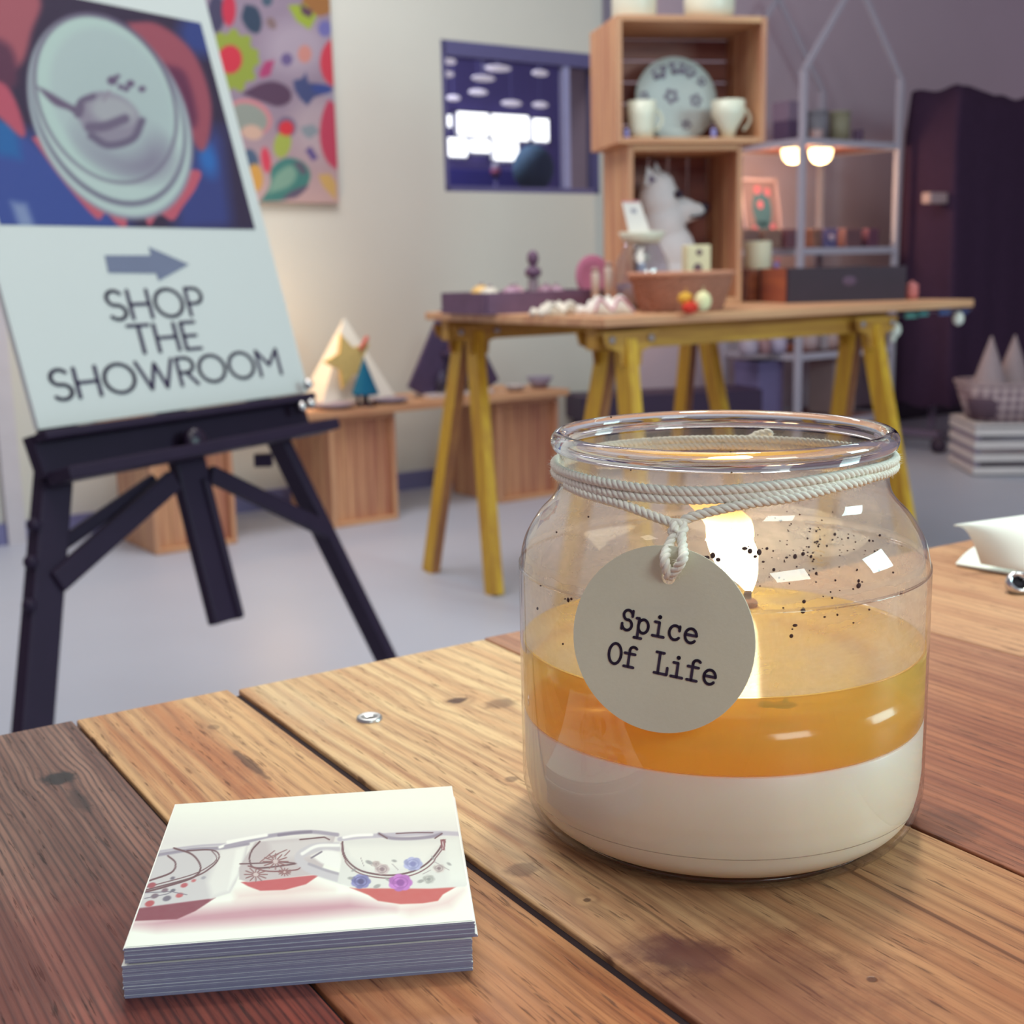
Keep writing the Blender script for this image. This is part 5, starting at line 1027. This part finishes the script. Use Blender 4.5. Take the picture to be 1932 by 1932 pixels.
MB().lathe(wprof, 128).build('wax', m_wax, tj, label='solid cream wax in the lower half of the jar')
def melt_tint(nt, top, col, amount):
    """clear shine over a slightly cloudy melt"""
    t_ = nt.nodes.new('ShaderNodeBsdfTransparent'); g_ = nt.nodes.new('ShaderNodeBsdfGlossy'); g_.inputs['Roughness'].default_value = .13
    d_ = nt.nodes.new('ShaderNodeBsdfDiffuse'); r_ = nt.nodes.new('ShaderNodeBsdfTranslucent'); h_ = nt.nodes.new('ShaderNodeMixShader'); c_2 = nt.nodes.new('ShaderNodeMixShader'); mx_ = nt.nodes.new('ShaderNodeMixShader')
    d_.inputs[0].default_value = lin(col); r_.inputs[0].default_value = lin(col)
    nt.links.new(d_.outputs[0], h_.inputs[1]); nt.links.new(r_.outputs[0], h_.inputs[2]); c_2.inputs[0].default_value = amount
    nt.links.new(t_.outputs[0], c_2.inputs[1]); nt.links.new(h_.outputs[0], c_2.inputs[2])
    lw = nt.nodes.new('ShaderNodeLayerWeight'); f_ = X_(nt, lw.outputs['Facing']).pw(4.0) * .55 + .03
    nt.links.new(f_.s, mx_.inputs[0]); nt.links.new(c_2.outputs[0], mx_.inputs[1]); nt.links.new(g_.outputs[0], mx_.inputs[2]); nt.links.new(mx_.outputs[0], nt.nodes['Material Output'].inputs[0])
def melt(name, col, amount):
    m = bpy.data.materials.new(name); m.use_nodes = True; nt = m.node_tree; nt.nodes.clear(); out = nt.nodes.new('ShaderNodeOutputMaterial'); out.name = 'Material Output'; melt_tint(nt, 0, col, amount)
    va = nt.nodes.new('ShaderNodeVolumeAbsorption'); va.inputs['Color'].default_value = (1.0, .95, .38, 1); va.inputs['Density'].default_value = 18.
    nt.links.new(va.outputs[0], out.inputs['Volume']); return m
m_oilside = melt('melted_wax_depth', (255, 236, 116), .60); m_oiltop = melt('melted_wax_surface', (255, 240, 132), .72)  # side and top tints paint in the pool's refraction and reflection
ol = MB(); ol.lathe([(0, WAXZ + .0002), (.0614, WAXZ + .0002), (.0617, WAXZ + .001), (.0617, OILZ + .0003)], 128); n_ = len(ol.f); ol.lathe([(.0617, OILZ + .0003), (.0612, OILZ - .0003), (.0600, OILZ - .0005), (0, OILZ - .0005)], 128, mi=1)
ol.f = [f for f in ol.f if len(f) <= 4]; ol.mi = [1 if max(ol.v[i][2] for i in f) <= OILZ + .0004 and min(ol.v[i][2] for i in f) > OILZ - .001 else 0 for f in ol.f]; ol.sm = [True] * len(ol.f)
o = ol.build('melted_wax', [m_oilside, m_oiltop], tj, label='clear amber melted wax pool')
bm = bmesh.new(); bm.from_mesh(o.data); bmesh.ops.remove_doubles(bm, verts=bm.verts[:], dist=1e-6); bmesh.ops.recalc_face_normals(bm, faces=bm.faces[:]); bm.to_mesh(o.data); bm.free()
# wick, its image in the melt, flame
WB = onz(1410, 1142, T + OILZ); FD = (WB - CAM).dot(CF)
MB().tube([WB - UP * .018, WB, WB + UP * .004, ondep(1414, 1112, FD)], [.0016, .0016, .0014, .0010], 10).build('wick', mat('charred_wick', (54, 34, 34), .9), tj, world=True)
MB().ball(WB + UP * .0006, (.0036, .003, .0022)).build('wick_clot', mat('clot_brown', (150, 96, 70), .7, .3, 300.), tj, world=True)
q = onz(1478, 1330, T + WAXZ + .006); ch = MB(); ch.ball(q, (.004, .002, .0010), n=16); ch.ball(q + Vector((-.005, .001, 0)), (.0025, .002, .0010), n=14); ch.tube([q, q + Vector((.0015, 0, .004))], .0006, 6); ch.build('wick_image', mat('wick_image_brown', (150, 98, 44), .9), tj, world=True)  # brown blobs painting the wick's image seen through the melt
fl = curve([(1415, 1122), (1408, 1090), (1394, 1060), (1380, 1028), (1374, 1000), (1352, 972), (1318, 956), (1300, 951)], 6); fr_ = np.interp(np.linspace(0, 7, len(fl)), range(8), [2, 22, 40, 42, 47, 32, 11, 1])
m_fl = bpy.data.materials.new('flame'); m_fl.use_nodes = True; nt = m_fl.node_tree; nt.nodes.clear(); out = nt.nodes.new('ShaderNodeOutputMaterial'); em = nt.nodes.new('ShaderNodeEmission'); tcn, qf = xyz(nt); zt0 = ondep(1400, 1030, FD).z - T; zt1 = ondep(1310, 953, FD).z - T; fz = qf[2].step(zt0, zt1)
nt.links.new(mix(nt, fz, (1.0, .82, .50, 1), (1.0, .42, .12, 1)), em.inputs[0]); nt.links.new((fz * -13.5 + 16.).s, em.inputs[1]); nt.links.new(em.outputs[0], out.inputs[0])
MB().tube([ondep(x, y, FD) for x, y in fl], [max(.0001, r * FD / FPX) for r in fr_], 20).build('flame', m_fl, tj, world=True)
point('candle_flame_light', ondep(1385, 1030, FD), .22, (1.0, .86, .62), .008)
sp = MB(); spx = [(1072, 1132, 4), (1066, 1130, 2), (1078, 1130, 3), (1517, 1135, 4), (1515, 1152, 5), (1500, 1180, 5), (1495, 1187, 2), (1493, 1200, 4), (1556, 1164, 3), (1478, 1147, 2), (1620, 1105, 6), (1620, 1096, 3), (1570, 1128, 2), (1460, 1075, 3), (1540, 1082, 3), (1576, 1095, 2), (1062, 1215, 2), (1110, 975, 2), (1050, 1004, 2), (1474, 982, 2), (1153, 787, 3), (1380, 885, 2), (1292, 918, 2), (1190, 886, 2), (1470, 1090, 2), (1425, 1050, 4), (1432, 1042, 5), (1440, 1060, 3), (1447, 1035, 3), (1484, 1052, 3), (1500, 1050, 4), (1515, 1045, 4), (1530, 1050, 3), (1542, 1022, 3), (1560, 1030, 2), (1575, 1008, 3), (1600, 1015, 2), (1640, 1020, 2), (1660, 1010, 3), (1650, 1040, 2), (1685, 1080, 2), (1580, 1160, 2), (1610, 1175, 2), (1640, 1150, 2), (1700, 1120, 2), (1020, 1105, 2), (1014, 1148, 3), (1480, 1060, 2), (1415, 1040, 5), (1405, 1035, 6), (1345, 1048, 5), (1335, 1052, 4), (1355, 1056, 5)]
for _ in range(90):
    spx.append((rng.normal(1540, 80), rng.normal(1040, 38), rng.uniform(.8, 2.0)))
for x, y, r in spx:
    p = hit_jar(x, y, -.0008); n_ = Vector((p.x - JC.x, p.y - JC.y, 0))
    if n_.length < .02: continue
    R = n_.normalized().to_track_quat('Z', 'Y').to_matrix(); k = .345 / FPX
    sp.ball(p, (r * k, r * k * rng.uniform(.6, 1.3), .0003), R, 8)
o = sp.build('soot_specks', mat('soot', (70, 40, 36), .8, .3, 300.), tj, world=True); o['kind'] = 'stuff'
# ================================================================== TWINE AND TAG
HP = hit_jar(1249, 1206); ax = math.atan2(HP.y - JC.y, HP.x - JC.x); NRM = Vector((math.cos(ax), math.sin(ax), 0)); NT = (NRM + UP * .15).normalized()
TCn = Vector((JC.x, JC.y, 0)) + NRM * (.0625 + .0040); TCn.z = 0
TCp = onplane(1249, 1206, TCn + UP * (T + .056), NT)
RXv = UP.cross(NT).normalized(); UYv = NT.cross(RXv)
RT = .5 * ((onplane(1420, 1206, TCp, NT) - TCp).length + (onplane(1078, 1206, TCp, NT) - TCp).length)
tg = thing('gift_tag', 'round kraft tag stamped Spice Of Life, tied with twine around the jar neck', 'tag', TCp, 0)
def tp_(px, py, off=0.0): return onplane(px, py, TCp + NT * off, NT)
n = 96; hc = tp_(1262, 1089); hu, hv = (hc - TCp).dot(RXv), (hc - TCp).dot(UYv); hr = .0019; th = .0006
vs = []
for off in (-th / 2, th / 2):
    for k in range(n): a = 2 * PI * k / n; vs.append(TCp + RXv * (RT * math.cos(a)) + UYv * (RT * math.sin(a)) + NT * off)
    for k in range(n): a = 2 * PI * k / n; vs.append(TCp + RXv * (hu + hr * math.cos(a)) + UYv * (hv + hr * math.sin(a)) + NT * off)
fs = []
for k in range(n):
    j = (k + 1) % n; fs += [(k, j, n + j, n + k), (2 * n + k, 3 * n + k, 3 * n + j, 2 * n + j), (k, 2 * n + k, 2 * n + j, j), (n + k, n + j, 3 * n + j, 3 * n + k)]
m_kraft, nt, p = nodes_of('kraft_card'); co, q = xyz(nt); a_ = noise(nt, co, 900., 4, .7); b_ = noise(nt, co, 60., 4, .6)
nt.links.new(mix(nt, a_ * .5 + b_ * .5, lin((222, 221, 198)), lin((240, 240, 222))), p.inputs['Base Color']); p.inputs['Roughness'].default_value = .8; bump(nt, p, a_, .12, .0004)
trn = nt.nodes.new('ShaderNodeBsdfTranslucent'); trn.inputs[0].default_value = lin((232, 220, 190)); mxk = nt.nodes.new('ShaderNodeMixShader'); mxk.inputs[0].default_value = .22; nt.links.new(p.outputs[0], mxk.inputs[1]); nt.links.new(trn.outputs[0], mxk.inputs[2]); nt.links.new(mxk.outputs[0], nt.nodes['Material Output'].inputs[0])
MB().add(vs, fs).build('tag_card', m_kraft, tg, world=True)
m_type = mat('stamp_ink', (56, 42, 66), .7, .3, 900.)
def typed(txt, p0, p1, cap_px, adv=.79):
    A_, B_ = tp_(*p0, .0005), tp_(*p1, .0005); X = (B_ - A_).normalized(); Y = NT.cross(X); k = cap_px * (TCp - CAM).dot(CF) / FPX; mb = MB(); x = 0
    for c in txt:
        if c in TYPE: strokes(mb, TYPE[c], lambda a, b, x=x: A_ + X * ((x + a) * k) + Y * (b * k), .070)
        x += adv
    return mb.build('stamped_text', m_type, tg, world=True)
typed('Spice', (1168, 1186), (1314, 1215), 39.5); typed('Of Life', (1144, 1249), (1344, 1292), 39.5)
m_twine = mat('cotton_twine', (244, 240, 226), .95, .10, 420., .1)
def resample(pts, step):
    P = [Vector(p) for p in pts]; d = [0.0]
    for a, b in zip(P[:-1], P[1:]): d.append(d[-1] + (b - a).length)
    n = max(3, int(d[-1] / step)); ss = np.linspace(0, d[-1], n); return [Vector(tuple(np.interp(s, d, [p[i] for p in P]) for i in range(3))) for s in ss]
def rope(name, pts, r=.00125, pitch=.0058, closed=False):
    P = resample(pts, .0005); mb = MB(); nrm = (P[1] - P[0]).orthogonal().normalized(); fr = []
    for i, p in enumerate(P):
        t = (P[min(i + 1, len(P) - 1)] - P[max(i - 1, 0)]).normalized(); nrm = (nrm - t * nrm.dot(t)).normalized(); fr.append((p, t, nrm.copy(), t.cross(nrm)))
    for k in range(3):
        mb.tube([p + (u * math.cos(2 * PI * (i * .0005 / pitch + k / 3)) + w * math.sin(2 * PI * (i * .0005 / pitch + k / 3))) * r * .55 for i, (p, t, u, w) in enumerate(fr)], r * .62, 7)
    for _ in range(int(len(P) * 2.2)):
        p, t, u, w = fr[rng.integers(0, len(fr))]; a = rng.uniform(0, 2 * PI); d = (u * math.cos(a) + w * math.sin(a)); L = rng.uniform(.0008, .0026)
        q = p + d * r; e = q + d * L * .6 + t * L * rng.uniform(-1, 1); sd = t.cross(d).normalized() * .00005
        mb.add([q - sd, q + sd, e], [(0, 1, 2)])
    return mb.build(name, m_twine, tg, world=True)
cz = math.atan2(-JC.y, -JC.x)   # bearing of the viewer from the jar axis
def phiz(px, py, off=.0012): p = hit_jar(px, py, off); a = math.atan2(p.y - JC.y, p.x - JC.x) - cz; a = (a + PI) % (2 * PI) - PI; return a, p.z - JC.z
def onneck(a, z, off=.0014): R = jr(z) + off; return Vector((JC.x + R * math.cos(cz + a), JC.y + R * math.sin(cz + a), JC.z + z))
zback = onY(1300, 830, JC.y + .050).z - JC.z
def looppath(front, zb):
    k = sorted(phiz(*q) for q in front); k = [(-PI, zb)] + [(-2.2, zb * .9 + k[0][1] * .1), (-1.75, .35 * zb + .65 * k[0][1])] + k + [(1.75, .35 * zb + .65 * k[-1][1]), (2.2, zb * .9 + k[-1][1] * .1), (PI, zb)]
    aa = np.linspace(-PI, PI, 200); zz = np.interp(aa, [a for a, z in k], [z for a, z in k]); zz = np.convolve(np.pad(zz, 4, mode='edge'), np.ones(9) / 9, 'valid'); return [onneck(a, z) for a, z in zip(aa, zz)]
rope('twine_loop', looppath([(1090, 898), (1160, 914), (1300, 928), (1420, 920), (1540, 904), (1625, 888)], zback))
rope('twine_loop', looppath([(1090, 913), (1150, 930), (1290, 943), (1420, 936), (1540, 920), (1625, 904)], zback - .0022))
KN = hit_jar(1279, 990, .002)
def strand(front, off=.0013): 
    k = [phiz(*q) for q in front]; return [onneck(a, z, off) for a, z in k]
rope('twine_strand', curve([tuple(v) for v in strand([(1072, 915), (1110, 932), (1180, 952), (1240, 975)], .0018)] + [tuple(KN)], 8))
rope('twine_strand', curve([tuple(KN)] + [tuple(v) for v in strand([(1312, 972), (1400, 951), (1500, 936), (1590, 914), (1630, 904)], .0022)], 8))
kp = lambda x, y, o_: tuple(tp_(x, y, o_))
rope('twine_knot', curve([tuple(KN), tuple(hit_jar(1268, 1004, .003)), tuple(hit_jar(1284, 1010, .0042)), tuple(hit_jar(1290, 992, .0034)), tuple(hit_jar(1272, 988, .0036)), tuple(hit_jar(1276, 1006, .0046))], 6), .0012)
rope('hanging_loop', curve([tuple(hit_jar(1276, 1004, .0036)), tuple(hit_jar(1262, 1030, .0036)), kp(1254, 1055, .0026), kp(1259, 1078, .0018), kp(1263, 1090, .0002)], 8), .00125)
rope('hanging_loop', curve([tuple(hit_jar(1284, 1004, .0040)), tuple(hit_jar(1288, 1032, .0040)), kp(1289, 1052, .0030), kp(1276, 1074, .0020), kp(1264, 1088, .0004)], 8), .00125)
q = onY(1440, 826, JC.y + .0515); rope('twine_end', curve([tuple(q + Vector(v)) for v in ((-.006, 0, -.0015), (-.002, .001, .0008), (.0015, -.0015, .0018), (.0015, .0015, .0002), (-.001, -.0005, -.0004), (.004, 0, -.0012), (.008, 0, -.0022))], 5), .0014)
# ================================================================== PAPER AND FITTING AT THE RIGHT
def sheet(corners, name, parent, bend=.004, th=.0010):
    A_, B_, C_, D_ = [Vector(c) for c in corners]; n = 14; vs = []; fs = []
    for side in (0, 1):
        for j in range(n + 1):
            for i in range(n + 1):
                a, b = i / n, j / n; p = (A_ * (1 - a) + B_ * a) * (1 - b) + (D_ * (1 - a) + C_ * a) * b; p.z += bend * math.sin(PI * b) * (1 - .4 * a) + side * th; vs.append(p)
    N = (n + 1) ** 2; I = lambda s, i, j: s * N + j * (n + 1) + i
    for j in range(n):
        for i in range(n): fs += [(I(0, i, j), I(0, i, j + 1), I(0, i + 1, j + 1), I(0, i + 1, j)), (I(1, i, j), I(1, i + 1, j), I(1, i + 1, j + 1), I(1, i, j + 1))]
    for i in range(n): fs += [(I(0, i, 0), I(0, i + 1, 0), I(1, i + 1, 0), I(1, i, 0)), (I(0, i, n), I(1, i, n), I(1, i + 1, n), I(0, i + 1, n)), (I(0, 0, i), I(1, 0, i), I(1, 0, i + 1), I(0, 0, i + 1)), (I(0, n, i), I(0, n, i + 1), I(1, n, i + 1), I(1, n, i))]
    mb = MB(); mb.add(vs, fs, 0, True); o = mb.build(name, mat('white_sheet', (232, 236, 228), .7, .02, 40.), parent, world=True); return autosmooth(o, 50)
q = onz(1900, 1060, T); tn = thing('folded_paper', 'white folded paper lying at the far right edge of the plank table', 'paper', (q.x, q.y, T), 0)
sheet([onz(1803, 1066, T + .001), onz(1990, 1098, T + .001), onz(2010, 1030, T + .001), onz(1850, 1030, T + .001)], 'under_sheet', tn, .002)
sheet([onz(1850, 1064, T + .004), onz(2000, 1092, T + .004), onz(2000, 966, T + .030), onz(1800, 993, T + .026)], 'upper_sheet', tn, .007)
q = onz(1920, 1118, T); o = thing('metal_ring', 'small chrome ring with a dark centre at the right picture edge of the plank table', 'ring', q, 0)
k = (q - CAM).dot(CF) / FPX; rm = Matrix.Translation((0, 0, 22 * k * .80)) @ Matrix.Rotation(math.radians(52), 4, 'X') @ Matrix.Translation((0, 0, -.003))
MB().lathe([(.55 * 22 * k, .0002), (22 * k, .0002), (24 * k, .0034), (20 * k, .0062), (15 * k, .0060), (.55 * 22 * k, .003)], 40, mat=rm, closed=True).build('band', mat('ring_chrome', (214, 212, 214), .15, .03, 60., .6, 1.), o)
MB().lathe([(0, .0028), (.56 * 22 * k, .0028)], 24, mat=rm).build('centre', mat('ring_dark', (48, 40, 52), .4), o)
